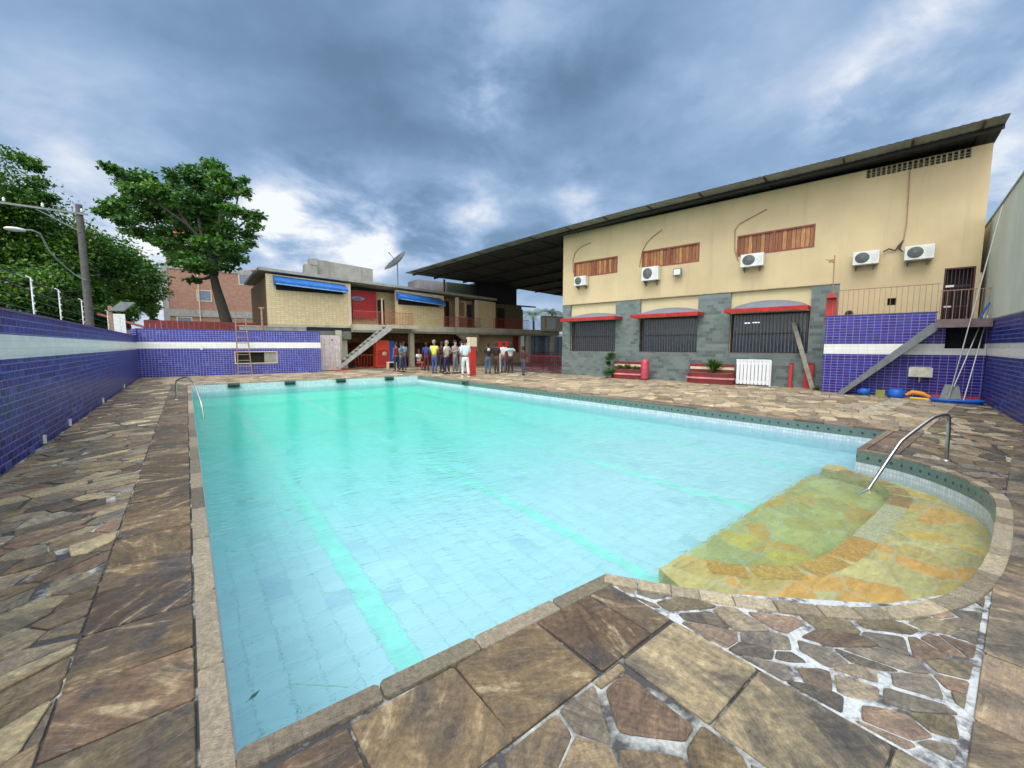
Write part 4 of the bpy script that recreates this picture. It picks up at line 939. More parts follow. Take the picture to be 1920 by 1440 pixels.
# big umbrella tree behind the far wall
TD = 23.5; tb = PD(428, 640, TD); tb.z = -.06; rr = random.Random(3)
CL = [(203, 312, 18, 9), (222, 322, 20, 13), (243, 338, 24, 18), (270, 335, 24, 22), (262, 360, 30, 16), (213, 385, 26, 12), (195, 397, 20, 10), (235, 378, 26, 14), (295, 362, 30, 24), (322, 328, 14, 15), (330, 350, 22, 16), (362, 328, 28, 22), (398, 312, 26, 16), (412, 335, 26, 20), (385, 355, 34, 20), (352, 372, 28, 18), (440, 352, 20, 16), (456, 338, 12, 9), (462, 362, 12, 10), (300, 392, 30, 16), (262, 405, 34, 16), (232, 412, 26, 12), (338, 405, 26, 14), (372, 398, 30, 18), (404, 380, 26, 18), (432, 392, 20, 14), (462, 402, 22, 12), (484, 405, 15, 11), (478, 424, 18, 12), (462, 440, 22, 12), (250, 432, 26, 10), (275, 440, 30, 12), (305, 432, 20, 12), (388, 425, 32, 16), (425, 425, 24, 16), (350, 447, 30, 14), (322, 462, 26, 14), (395, 455, 36, 16), (438, 462, 30, 12), (352, 482, 34, 13), (400, 482, 30, 13), (440, 485, 26, 11), (330, 492, 18, 9), (372, 505, 24, 9), (362, 525, 16, 6), (300, 452, 22, 9), (470, 455, 14, 8), (420, 500, 26, 9), (350, 425, 34, 20), (310, 405, 30, 16), (280, 385, 30, 16), (400, 410, 34, 20), (380, 470, 40, 18), (340, 475, 34, 16), (430, 480, 32, 14), (370, 495, 40, 12), (385, 390, 30, 18), (300, 375, 30, 16), (265, 350, 26, 16), (225, 395, 24, 12), (345, 390, 28, 16), (415, 360, 24, 16), (420, 445, 26, 14), (395, 435, 28, 14), (310, 455, 24, 10), (250, 355, 22, 14), (235, 345, 20, 12)]
bl = []
for px, py, a, b_ in CL:
    d = TD+rr.uniform(-2.6, 2.0); c = PD(px, py, d); s = d/FPX
    bl.append((c.x, c.y, c.z, a*s, a*s, b_*s*.9, int(36+a*b_*1.02)))
T = lambda x, y, dd=0: PD(x, y, TD+dd)
limbs = [([tb, T(424, 600), T(415, 570), T(406, 540), T(400, 515)], .33, .19), ([T(400, 515), T(402, 480), T(412, 430), T(416, 390), T(405, 340)], .26, .06), ([T(402, 490), T(380, 450, -1), T(350, 420, -1), T(300, 385, -1.5), T(235, 345, -1.5), T(208, 318, -1)], .11, .02),
         ([T(402, 500), T(360, 470, 1), T(300, 435, 1.5), T(240, 415, 1.5), T(205, 395, 1)], .10, .02), ([T(405, 480), T(430, 440, .5), T(460, 415, 1), T(485, 405, 1)], .10, .02), ([T(380, 450, -1), T(370, 400), T(365, 350), T(362, 330)], .09, .03), ([T(398, 518), T(385, 522), T(365, 525)], .12, .04), ([T(410, 440), T(440, 400), T(450, 350)], .08, .03), ([T(350, 420, -1), T(320, 370), T(322, 332)], .07, .02), ([T(396, 512), T(360, 500, -1), T(330, 490, -1)], .14, .04)]
tree('broad umbrella-shaped tree with a leaning dark trunk behind the far tiled wall', tb, limbs, bl, .24, 5, mat['leaf_a'], .5, shell=.2, asp=.6)
# street trees on the left
def street_tree(label, px, py, Dd, rx, ry, n, seed, nb=26, size=.2, extra=()):
    c = PD(px, py, Dd); s = Dd/FPX; base = Vector((c.x, c.y, -.03)); r = random.Random(seed); blobs = []
    for i in range(nb):
        while True:
            a, b_, c_ = (r.uniform(-1, 1) for _ in range(3))
            if a*a+b_*b_+c_*c_ < 1: break
        q = .46*min(rx, ry)*s*r.uniform(.7, 1.2)
        blobs.append((c.x+a*rx*s*.82, c.y+b_*rx*s*.82, c.z+c_*ry*s*.82, q*1.25, q*1.25, q*.8, n//nb))
    for ex, ey, ea, eb in extra:
        p = PD(ex, ey, Dd); blobs.append((p.x, p.y, p.z, ea*s, ea*s, eb*s, 260))
    top = c+Vector((0, 0, ry*s*.5))
    limbs = [([base, base+Vector((.1, .1, c.z*.3)), c-Vector((0, 0, ry*s*.4)), top], .30, .08)]
    for i in range(6):
        b0 = blobs[(i*4) % len(blobs)]; limbs.append(([c-Vector((0, 0, ry*s*.3)), Vector((b0[0], b0[1], b0[2]))], .12, .03))
    tree(label, base, limbs, blobs, size, seed, mat['leaf_b'], .3, 'street trees left of the pool', shell=.3, droop=.5)
street_tree('tallest street tree at the left frame edge with drooping branches', -40, 450, 25, 135, 185, 34000, 31, 64, .25, [(22, 290, 30, 14), (50, 298, 24, 9), (62, 312, 20, 8), (70, 340, 24, 10), (92, 368, 18, 6), (78, 378, 22, 8), (60, 360, 26, 14)])
street_tree('street tree behind the lamp arm, second from the left', 90, 480, 28, 88, 105, 24000, 32, 46, .28)
street_tree('rounded street tree behind the utility pole', 165, 510, 31, 78, 95, 18000, 33, 44, .31)
street_tree('street tree right of the utility pole, lowest of the row', 232, 538, 35, 60, 74, 14000, 34, 34, .33)
street_tree('dark low bushy tree just above the left tiled wall', 40, 560, 23, 110, 70, 16000, 35, 36, .24)
street_tree('dark bushy tree between the fence posts and the utility pole', 140, 575, 28, 110, 55, 14000, 36, 36, .28)
street_tree('small tree at the right end of the street row beside the brick house', 282, 580, 44, 14, 26, 3000, 37, 12, .35)
def bush(label, u, v, z, blobs, n, size, seed, name='plant', stems=()):
    o = F(u, v, z); t = thing(name, label, 'plant', o, 0)
    bb_ = []
    for du, dv, dz, a, b_, c_ in blobs: p = F(u+du, v+dv, z+dz); bb_.append((p.x, p.y, p.z, a, b_, c_, n))
    s = M()
    for du, dv, dz, *_ in blobs: s.tube([o, F(u+du*.6, v+dv*.6, z+dz*.5), F(u+du, v+dv, z+dz)], .012, 5, r1=.005)
    s.build('stem', mat['bark'], t); leaves('foliage', bb_, size, seed, mat['leaf_c'], t, o, shell=.2)
bush('round-leafed green plant behind the left red planter', 3.0, -.5, .1, [(0, 0, .85, .32, .3, .13), (.1, 0, 1.0, .2, .2, .1), (-.05, 0, .6, .12, .1, .1)], 260, .09, 51)
bush('bushy green plant at the left foot of the left red planter', 3.0, -.75, 0, [(0, 0, .3, .28, .25, .22), (.25, .05, .35, .2, .15, .14)], 300, .08, 52)
bush('trailing green plants growing in the left red planter', 3.9, -.5, .43, [(-.4, 0, .12, .25, .1, .1), (0, 0, .15, .28, .1, .12), (.4, 0, .1, .2, .1, .1)], 220, .07, 53)
bush('trailing weeds under the leaning plank by the tiled block', 10.8, -.7, 0, [(0, 0, .07, .14, .12, .07)], 160, .06, 54)
def spiky(label, u, v, z, n, ln, seed):
    o = F(u, v, z); t = thing('plant', label, 'plant', o, 0); r = random.Random(seed); m_ = M()
    for i in range(n):
        a = r.uniform(0, 6.28); tilt = r.uniform(.15, 1.1); L_ = ln*r.uniform(.7, 1.1); d = Vector((math.cos(a), math.sin(a), 0)); sd = Vector((-d.y, d.x, 0)); col = (r.uniform(.2, .8),)*3+(1,)
        P = [o+Vector((0, 0, .0))+d*(L_*s_*math.sin(tilt*s_**.5))+Vector((0, 0, L_*s_*math.cos(tilt*s_))) for s_ in (0, .3, .6, .85, 1)]
        w = [.012, .03, .028, .018, .002]; vs2 = []
        for p, ww in zip(P, w): vs2 += [p+sd*ww, p+Vector((0, 0, .012)), p-sd*ww]
        m_.add(vs2, [(j*3+k_, j*3+k_+1, j*3+k_+4, j*3+k_+3) for j in range(4) for k_ in range(2)], col)
    m_.build('foliage', mat['leaf_c'], t)
    M().tube([o-Vector((0, 0, .02)), o+Vector((0, 0, .12))], .03, 6).build('stem', mat['bark'], t)
spiky('dark green strappy plant growing in the red planter left of the white panel', 7.5, -.5, .42, 70, .62, 61)
# palms seen under the big roof
def palm(label, px, py, Dd, seed, ln=2.2):
    c = PD(px, py, Dd); base = Vector((c.x, c.y, -.06)); t = thing('palm_tree', label, 'tree', base, 0, 'palms behind the court'); r = random.Random(seed)
    M().tube([base, base+Vector((.1, 0, c.z*.5)), c], .16, 8, r1=.1).build('trunk', mat['bark'], t); m_ = M()
    for i in range(18):
        a = r.uniform(0, 6.28); up = r.uniform(.1, 1.2); d = Vector((math.cos(a), math.sin(a), 0)); sd = Vector((-d.y, d.x, 0)); P = []
        for s_ in range(9): q = s_/8; P.append(c+d*(ln*q)+Vector((0, 0, ln*(up*q-1.1*q*q*(.4+up*.5)))))
        for p, q in zip(P[:-1], P[1:]):
            for sg in (-1, 1):
                for hh in (0, .5):
                    b0 = p.lerp(q, hh); b1 = p.lerp(q, hh+.3); tip = b0+sd*sg*ln*.22+(q-p)*.8-Vector((0, 0, .15)); m_.add([b0, b1, tip], [(0, 1, 2)], (r.uniform(.2, .9),)*3+(1,))
    m_.build('crown', mat['leaf_far'], t)
palm('pale palm seen under the roof at the left of the pair', 1000, 590, 46, 71, 2.0)
palm('pale palm seen under the roof close to the yellow wall', 1035, 588, 42, 72, 1.6)

# ------------------------------------------------------------------ clubhouse (two storeys, front on y = 27)
ch = thing('clubhouse', 'two-storey yellow tiled clubhouse with blue awnings behind the far deck', 'building', (3.7, 27, 0))
def top(x): return 5.83-(5.83-5.25)*(x-3.6)/(19.6-3.6)
def slope_slab(x0, x1, y0, y1, dz0, dz1):
    m_ = M(); a0, a1 = top(x0), top(x1)
    m_.add([(x0, y0, a0+dz0), (x1, y0, a1+dz0), (x1, y1, a1+dz0), (x0, y1, a0+dz0), (x0, y0, a0+dz1), (x1, y0, a1+dz1), (x1, y1, a1+dz1), (x0, y1, a0+dz1)],
           [(0, 3, 2, 1), (4, 5, 6, 7), (0, 1, 5, 4), (2, 3, 7, 6), (0, 4, 7, 3), (1, 2, 6, 5)]); return m_
rfs = slope_slab(3.35, 19.7, 26.72, 34, -.16, 0).build('roof', mat['concrete'], ch)
slope_slab(3.5, 19.6, 26.78, 33.9, -.27, -.161).build('fascia', mat['ochre_trim'], rfs)
M().slabq([(3.72, 27, 2.75), (8.2, 27, 2.75), (8.2, 27, top(8.2)-.27), (3.72, 27, top(3.72)-.27)], .2, n=(0, -1, 0)).build('tiled_front', mat['yellow_tile'], ch)
M().slabq([(11.35, 27, 2.8), (15.05, 27, 2.8), (15.05, 27, top(15.05)-.27), (11.35, 27, top(11.35)-.27)], .2, n=(0, -1, 0)).build('tiled_front', mat['yellow_tile'], ch)
M().slabq([(18.05, 27, 2.8), (19.75, 27, 2.8), (19.75, 27, top(19.6)-.27), (18.05, 27, top(18.05)-.27)], .2, n=(0, -1, 0)).build('tiled_front', mat['yellow_tile'], ch)
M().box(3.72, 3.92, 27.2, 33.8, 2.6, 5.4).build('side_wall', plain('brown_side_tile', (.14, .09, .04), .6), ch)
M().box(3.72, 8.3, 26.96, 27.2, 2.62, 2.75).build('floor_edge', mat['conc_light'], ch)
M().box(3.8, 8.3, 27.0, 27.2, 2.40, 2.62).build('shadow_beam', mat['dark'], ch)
build_each(M().box(8.2, 8.36, 26.98, 27.14, 2.75, top(8.3)-.27), 'corner_post', mat['cream'], ch)
M().box(8.36, 19.7, 28.3, 28.5, 2.7, 5.2).build('recess_wall', plain('recess_plaster', (.48, .38, .22), .8, dirt=(.2, .1, .06, .5)), ch)
# red panel with oval emblem in the recess
rp = M().box(8.75, 10.35, 28.0, 28.05, 3.35, 5.15).build('red_panel', plain('crimson_panel', (.34, .004, .010), .5, var=.08), ch)
M().lathe([(0, -.02), (.36, -.02), (.36, 0)], 0, 0, 0, 28, 'y').build('oval_emblem', plain('emblem_pale_blue', (.40, .45, .62), .5), rp, org=(0, 0, 0)).matrix_basis = Matrix.Translation((9.12-3.7, 27.98-27, 4.62)) @ Matrix.Diagonal((1.15, 1, .38, 1))
M().lathe([(0, -.02), (.22, -.02), (.22, 0)], 0, 0, 0, 24, 'y').build('oval_emblem_core', plain('emblem_blue', (.12, .14, .40), .5), rp, org=(0, 0, 0)).matrix_basis = Matrix.Translation((9.12-3.7, 27.955-27, 4.62)) @ Matrix.Diagonal((1.15, 1, .30, 1))
M().box(10.55, 11.0, 28.2, 28.29, 2.8, 4.65).build('door', mat['dark'], ch); M().box(10.45, 10.53, 27.3, 27.38, 2.8, 4.7).build('white_post', mat['cream'], ch)
M().box(15.1, 16.05, 28.0, 28.05, 2.8, 4.9).build('door', mat['dark'], ch)
build_each(M().box(16.10, 16.30, 26.98, 27.2, 2.8, top(16)-.27).box(17.85, 18.05, 26.98, 27.2, 2.8, top(18)-.27), 'corner_post', mat['cream'], ch)
M().box(16.35, 17.8, 27.5, 27.55, 2.8, 4.95).build('inset_wall', mat['brick'], ch)
wf = M().frame(16.45, 17.2, 27.42, 27.499, 3.7, 4.9, .05).build('window', mat['cream'], ch); M().box(16.5, 17.15, 27.46, 27.49, 3.75, 4.85).build('pane', mat['blue_glass'], wf)
M().box(17.35, 17.75, 27.44, 27.498, 2.82, 4.7).build('door', mat['dark'], ch)
# dark far wing under the canopy
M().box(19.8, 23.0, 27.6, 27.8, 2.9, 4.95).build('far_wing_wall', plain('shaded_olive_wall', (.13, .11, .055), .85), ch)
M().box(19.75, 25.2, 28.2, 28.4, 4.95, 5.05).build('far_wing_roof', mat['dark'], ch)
M().box(20.4, 21.1, 27.55, 27.598, 3.0, 4.6).build('door', mat['dark'], ch)
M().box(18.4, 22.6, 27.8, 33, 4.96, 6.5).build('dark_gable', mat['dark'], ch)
# floor slab and columns
M().box(8.3, 26.6, 26.55, 28.2, 2.48, 2.86).build('balcony_slab', mat['conc_light'], ch)
M().box(8.3, 26.6, 26.62, 28.2, 2.36, 2.479).build('slab_beam', mat['concrete'], ch)
for x in (12.35, 23.15, 26.0):
    M().box(x-.16, x+.16, 26.75, 27.05, 0, 2.359).build('column', mat['conc_light'], ch)
M().box(7.75, 8.1, 27.2, 27.5, 0, 2.44).build('column', mat['conc_light'], ch)
# ground floor
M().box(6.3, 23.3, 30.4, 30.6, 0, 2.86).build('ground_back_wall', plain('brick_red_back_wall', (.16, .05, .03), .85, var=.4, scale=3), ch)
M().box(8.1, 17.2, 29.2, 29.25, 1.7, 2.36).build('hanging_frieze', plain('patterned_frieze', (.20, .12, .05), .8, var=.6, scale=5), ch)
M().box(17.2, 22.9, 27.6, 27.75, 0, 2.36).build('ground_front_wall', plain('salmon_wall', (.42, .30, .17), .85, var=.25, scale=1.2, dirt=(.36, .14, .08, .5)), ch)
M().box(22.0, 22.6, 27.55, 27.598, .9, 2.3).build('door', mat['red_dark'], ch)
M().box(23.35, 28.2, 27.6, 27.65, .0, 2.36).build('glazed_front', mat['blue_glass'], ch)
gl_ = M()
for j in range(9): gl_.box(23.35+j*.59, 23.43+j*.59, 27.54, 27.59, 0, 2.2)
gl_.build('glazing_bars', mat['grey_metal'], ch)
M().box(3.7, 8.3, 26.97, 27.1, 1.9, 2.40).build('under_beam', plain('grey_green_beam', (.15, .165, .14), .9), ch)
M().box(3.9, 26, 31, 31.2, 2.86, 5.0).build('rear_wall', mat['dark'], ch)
# soffit of a second stair
M().slabq([(15.9, 26.70, 2.36), (17.9, 26.70, 2.36), (17.9, 26.70, .9)], .25, n=(0, -1, 0)).build('stair_soffit', plain('tan_soffit', (.30, .24, .17), .85), ch)
# roof structures
rs = M().slabq([(6.1, 29, 5.6), (10.55, 29, 5.6), (10.55, 29, 6.85), (6.9, 29, 7.05), (6.85, 29, 7.05)], 3.0, n=(0, -1, 0)).build('roof_tank_house', mat['concrete'], ch)
M().box(6.05, 6.75, 28.3, 28.9, 5.6, 6.55).box(6.35, 6.8, 28.25, 28.95, 6.55, 6.95).build('cistern', mat['concrete'], ch)
M().box(13.6, 15.9, 28.2, 30, 5.35, 6.35).build('roof_store', plain('grey_violet_wall', (.25, .24, .27), .85), ch)
M().box(15.9, 18.35, 28.0, 30, 5.2, 6.35).build('roof_store', plain('dark_green_wall', (.06, .085, .055), .85), ch)
def railing(name, label, x0, x1, y, z0, z1, mt, n, parts=True):
    t = thing(name, label, 'railing', (x0, y, z0)); M().box(x0, x1, y-.015, y+.015, z1-.035, z1).box(x0, x1, y-.01, y+.01, z0+.06, z0+.08).build('top_rail', mt, t)
    for j in range(n+1): x = x0+(x1-x0)*j/n; M().box(x-.009, x+.009, y-.008, y+.008, z0, z1-.035).build('baluster', mt, t)
railing('railing', 'red balcony railing at the head of the concrete stair', 8.4, 12.4, 26.62, 2.86, 3.72, mat['red_rail'], 36)
railing('railing', 'thin red balcony railing in front of the blue curtained window', 14.8, 18.0, 26.62, 2.86, 3.62, mat['red_rail'], 28)
railing('railing', 'dark red balcony railing at the shaded right wing', 19.3, 23.0, 26.62, 2.86, 3.65, mat['red'], 24)
railing('railing', 'low dark red railing along the ground floor on the right', 23.4, 25.8, 26.4, 0, .95, mat['red_dark'], 22)
railing('railing', 'low red railing in front of the bar under the balcony', 8.6, 12.1, 27.3, 0, .9, mat['orange_red'], 18)
railing('railing', 'low red railing right of the middle column under the balcony', 12.7, 16.6, 27.3, 0, .9, mat['red_rail'], 18)
# blue awnings
def box_awning(label, x0, x1, z1a, z1b):
    t = thing('awning', label, 'awning', ((x0+x1)/2, 27, z1b-.3), group='blue awnings on the clubhouse')
    P0 = [(x0, 26.98, z1a), (x1, 26.98, z1b)]; P1 = [(x0, 26.25, z1a-.38), (x1, 26.25, z1b-.38)]; P2 = [(x0, 26.26, z1a-.55), (x1, 26.26, z1b-.55)]
    c = M(); c.slabq([P0[0], P1[0], P1[1], P0[1]], .02)
    c.slabq([P1[0], P2[0], P2[1], P1[1]], .02)
    for i in (0, 1): c.slabq([P0[i], P1[i], P2[i], (P0[i][0], 26.98, P2[i][2])], .02)
    c.build('canopy', mat['blue_cloth'], t)
    M().tube([P2[0], P2[1]], .03, 8).build('front_bar', plain('pale_blue_trim', (.20, .36, .60), .4) if 'pale_blue_trim' not in bpy.data.materials else bpy.data.materials['pale_blue_trim'], t)
    M().box(x0+.1, x1-.1, 26.985, 26.998, z1b-.62, z1b-.1).build('window_strip', mat['dark'], t)
box_awning('long blue awning on the left tiled front of the clubhouse', 4.1, 8.0, 5.48, 5.30)
box_awning('blue awning on the right tiled front of the clubhouse', 11.4, 14.75, 5.15, 4.92)
# main stair
st = thing('staircase', 'straight concrete staircase with open treads up to the clubhouse balcony', 'staircase', (6.75, 26, 0))
def rake(y):
    return M().slabq([(6.75, y, .0), (7.0, y, 0), (10.45, y, 2.56), (10.45, y, 2.80), (10.2, y, 2.80)], .08, n=(0, -1, 0))
rake(25.45).build('stringer', plain('pale_grey_paint', (.38, .40, .38), .7, dirt=(.2, .2, .18, .5)), st); rake(26.35).build('stringer', bpy.data.materials['pale_grey_paint'], st)
for j in range(13):
    f = (j+.5)/13; x = 6.95+3.4*f; z = 2.72*f+.1; M().box(x-.14, x+.14, 25.535, 26.34, z-.03, z+.03).build('tread', mat['concrete'], st)
M().box(10.3, 12.2, 25.4, 26.54, 2.60, 2.84).build('landing', mat['conc_light'], st)
M().box(6.6, 7.7, 25.3, 26.5, 0, .07).build('red_plinth', mat['red'], st)
# white metal gate
t = thing('gate', 'tall whitish sheet metal gate between the tiled wall and the concrete stair', 'gate', (6.05, 25.6, 0)); 
gm = M()
for j in range(8): gm.box(6.02+j*.15, 6.16+j*.15, 25.58+(.012 if j % 2 else 0), 25.62, .05, 2.1)
gm.build('sheet', plain('pinkish_white_paint', (.56, .50, .50), .6, dirt=(.36, .28, .25, .5)), t); M().frame(5.98, 7.24, 25.625, 25.66, .02, 2.12, .05).build('frame', mat['grey_metal'], t); build_each(M().box(6.7, 6.78, 25.55, 25.579, 1.8, 1.86), 'latch', mat['dark'], t)
t = thing('wall_panel', 'plain greyish pillar wall beside the white gate', 'wall', (7.3, 25.9, 0)); M().box(7.26, 7.6, 26.6, 26.8, 0, 2.44).build('render', mat['conc_light'], t); M().box(7.24, 7.62, 26.58, 26.82, 0, .12).build('plinth', mat['concrete'], t)
t = thing('wall', 'grey boundary wall far behind the court, under the palms', 'wall', (25, 36, 0)); M().box(20, 45, 36, 36.2, 0, 2.9).build('render', mat['concrete'], t); M().box(20, 45, 35.98, 36.22, 2.9, 2.96).build('cap', mat['conc_light'], t)
# satellite dish
dc = PY(745, 493, 29); t = thing('satellite_dish', 'large mesh satellite dish tilted on the clubhouse roof', 'satellite dish', (dc.x, 29, 5.5))
dm = M(); prof = [(0, 0), (.35, .03), (.7, .12), (1.0, .25)]; dm.lathe(prof, 0, 0, 0, 24); dm.lathe([(1.0, .23), (.7, .10), (.35, .01), (0, -.02)], 0, 0, 0, 24); dm.lathe([(1.0, .25), (1.0, .23)], 0, 0, 0, 24)
d_ = dm.build('dish', mat['grey_metal'], t, org=(0, 0, 0)); d_.location = (0, 0, dc.z-5.5); d_.rotation_euler = Vector((-.72, .0, .70)).to_track_quat('Z', 'Y').to_euler()
M().tube([(dc.x, 29, 5.5), (dc.x, 29, dc.z)], .04, 8).build('mast', mat['grey_metal'], t)
M().tube([(dc.x, 29, dc.z), (dc.x-.62, 28.95, dc.z+.62)], .02, 6).ball((dc.x-.62, 28.95, dc.z+.62), .06).build('feed_arm', mat['grey_metal'], t)
# cabinet hung at the end of the slab
p0 = PY(1017, 592, 26.3); p1 = PY(1049, 622, 26.3)
t = thing('cabinet', 'pale cabinet with white panel at the balcony end near the yellow building', 'cabinet', (p0.x, 26.3, p1.z))
M().box(p0.x, p1.x+.1, 26.0, 26.54, p1.z, p0.z).build('casing', plain('pale_olive_paint', (.48, .48, .32), .6), t, bevel=.02); M().box(p0.x+.25, p1.x-.8, 25.98, 25.999, p1.z+.2, p0.z-.2).build('front_panel', mat['white_plastic'], t)

# small things under the balcony
def pt(name, label, cat, px, py, Y, z=0):
    w = PY(px, py, Y); return w, thing(name, label, cat, (w.x, Y, z))
w, t = pt('fridge', 'tall glowing red drinks fridge at the left of the bar', 'fridge', 719, 690, 26.9)
M().box(w.x-.45, w.x+.45, 26.9, 27.5, .05, 1.85).build('body', mat['orange_red'], t, bevel=.02); M().box(w.x-.38, w.x+.38, 26.88, 26.899, .2, 1.2).build('door', mat['red'], t); M().lathe([(0, -.012), (.16, -.012), (.16, 0)], w.x+.1, 26.875, .95, 18, 'y').build('round_sticker', plain('pale_orange_sticker', (.85, .45, .25), .5), t)
w, t = pt('fridge', 'blue panel cabinet standing right of the red drinks fridge', 'fridge', 730, 690, 27.0)
M().box(w.x+.02, w.x+.4, 27.0, 27.4, .3, 1.8).build('body', mat['float_blue'], t, bevel=.02); M().box(w.x, w.x+.42, 27.0, 27.4, 0, .3).build('base', mat['dark'], t)
w, t = pt('banner_stand', 'upright red and orange banner stand behind the man in the pale grey shirt', 'banner', 944, 697, 18.9)
M().box(w.x-.45, w.x+.35, 18.9, 18.94, .55, 1.75).build('banner', mat['red'], t); M().box(w.x-.3, w.x+.2, 18.88, 18.899, .55, 1.0).build('orange_field', mat['orange_red'], t); M().tube([(w.x-.3, 18.92, 0), (w.x-.3, 18.92, .55)], .02, 6).tube([(w.x+.25, 18.92, 0), (w.x+.25, 18.92, .55)], .02, 6).build('leg', mat['dark_iron'], t)
w, t = pt('post', 'narrow white upright post just left of the orange banner', 'post', 939, 698, 18.4)
M().box(w.x-.05, w.x+.05, 18.35, 18.45, 0, 1.1).build('shaft', mat['cream'], t, bevel=.01); M().box(w.x-.12, w.x+.12, 18.3, 18.5, 0, .04).build('base', mat['concrete'], t)
w, t = pt('rescue_box', 'tall red post with a white sign box on top behind the man in white', 'post', 889, 707, 16.9)
M().box(w.x-.22, w.x+.12, 16.9, 17.15, 0, 1.42).build('shaft', mat['red'], t, bevel=.015); M().box(w.x-.28, w.x+.16, 16.86, 17.15, 1.45, 1.90).build('sign_box', mat['cream'], t, bevel=.02)
w, t = pt('bench', 'pale low bench left of the blue-shirted man near the column', 'bench', 735, 693, 25.4)
M().box(w.x-.3, w.x+.3, 25.3, 25.6, .40, .46).build('seat', mat['cream'], t); M().box(w.x-.28, w.x-.22, 25.3, 25.6, 0, .399).build('leg', mat['cream'], t); M().box(w.x+.22, w.x+.28, 25.3, 25.6, 0, .399).build('leg', mat['cream'], t)
def gtable(label, px, Y):
    w = PY(px, 690, Y); t = thing('table', label, 'table', (w.x, Y, 0), group='red tables under the balcony')
    M().box(w.x-.4, w.x+.4, Y-.4, Y+.4, .70, .74).build('table_top', mat['red'], t, bevel=.01)
    for a in (-.33, .33):
        for b2 in (-.33, .33): M().tube([(w.x+a, Y+b2, 0), (w.x+a, Y+b2, .70)], .02, 6).build('leg', mat['red_dark'], t)
gtable('red table under the balcony left of the middle column', 750, 28.6); gtable('red table under the balcony just right of the middle column', 782, 28.4); gtable('red table deep under the balcony beside the blue-shirted man', 800, 28.8)

# railing closing the court next to the yellow building
t = fthing('railing', 'low dark red fence between the yellow building and the court', 'railing', -2.2, .6)
M().box(-3.3, -.1, .58, .62, .9, .94).box(-3.3, -.1, .585, .615, .12, .15).build('top_rail', mat['red_dark'], t)
for j in range(22): M().box(-3.25+j*.145, -3.22+j*.145, .59, .61, 0, .9).build('baluster', mat['red_dark'], t)

# ------------------------------------------------------------------ brick house behind the tree
bh = PD(308, 600, 42); bx0, by0 = bh.x, bh.y
t = thing('brick_house', 'unfinished brick house with concrete beams behind the big tree', 'building', (bx0, by0, 0), -.10, None, (0, 0, 0))
def bz(py, D_=42): return EYE+(HOR-py)*D_/FPX*1.0
Zt = 9.9
M().box(.5, 9.5, 0, 5, 0, Zt-.5).build('wall', mat['brick'], t)
build_each(M().box(0, .5, -.05, 5, 0, Zt).box(9.5, 10.0, -.05, 5, 0, Zt), 'column', plain('raw_grey_concrete', (.30, .31, .30), .9, dirt=(.15, .15, .14, .4)), t)
build_each(M().box(.5, 9.5, -.08, 5, 4.55, 5.25).box(.5, 9.5, -.08, 5, Zt-.5, Zt), 'beam', bpy.data.materials['raw_grey_concrete'], t)
for x, z in ((2.8, 6.2), (6.6, 8.2), (1.0, 3.3)):
    wf = M().frame(x, x+1.3, -.04, .02, z, z+1.2, .08).build('window', mat['cream'], t); M().box(x+.08, x+1.22, -.02, -.001, z+.08, z+1.12).build('pane', mat['blue_glass'], wf)
rf2 = M().slabq([(7.9, -.3, Zt), (10.2, -.3, Zt), (10.2, 3, Zt+.6), (7.9, 3, Zt+.6)], .15).build('roof', plain('terracotta_roof', (.34, .12, .07), .8), t)
M().tube([(3.0, -.12, 0), (3.0, -.12, Zt-.2)], .05, 6).build('drain_pipe', mat['cream'], t)
bh2 = PD(340, 600, 60); t = thing('brick_tower', 'small red brick tower top showing through the big tree crown', 'building', (bh2.x, bh2.y, 0), 0, None, (0, 0, 0))
M().box(-1.2, 1.2, 0, 2.4, 0, 17.6).build('wall', mat['brick'], t); M().slabq([(-1.5, -.3, 17.6), (1.5, -.3, 17.6), (1.5, 1.2, 18.6), (-1.5, 1.2, 18.6)], .12).build('roof', bpy.data.materials['terracotta_roof'], t)
M().frame(-.4, .4, -.04, -.002, 15.2, 16.4, .08).build('window', mat['cream'], t)
# red container-like fence behind far wall
t = thing('fence', 'dark red painted boarding showing above the far tiled wall', 'fence', (-1.0, 27.5, 0)); fm = M()
for j in range(24): fm.box(-1.6+j*.22, -1.39+j*.22, 27.48, 27.53, 0, 2.78)
fm.build('boards', plain('maroon_boards', (.17, .025, .025), .7), t)
for x in (-1.5, 1.0, 3.4): M().box(x, x+.08, 27.535, 27.62, 0, 2.7).build('post', mat['rust'], t)
t = thing('wall', 'low grey wall between the big tree and the clubhouse side', 'wall', (2.4, 26.6, 0)); M().box(2.3, 5.6, 26.55, 26.7, 0, 2.55).build('render', mat['concrete'], t); M().box(2.28, 5.62, 26.53, 26.72, 2.55, 2.6).build('cap', mat['conc_light'], t)
t = thing('pipe', 'thin orange upright pipe at the corner of the clubhouse', 'pipe', (3.35, 26.4, 0)); M().tube([(3.35, 26.4, 0), (3.35, 26.4, 3.55)], .05, 8).build('tube', mat['rust'], t); M().tube([(3.22, 26.4, 3.55), (3.48, 26.4, 3.55)], .05, 8).build('cap', mat['rust'], t)
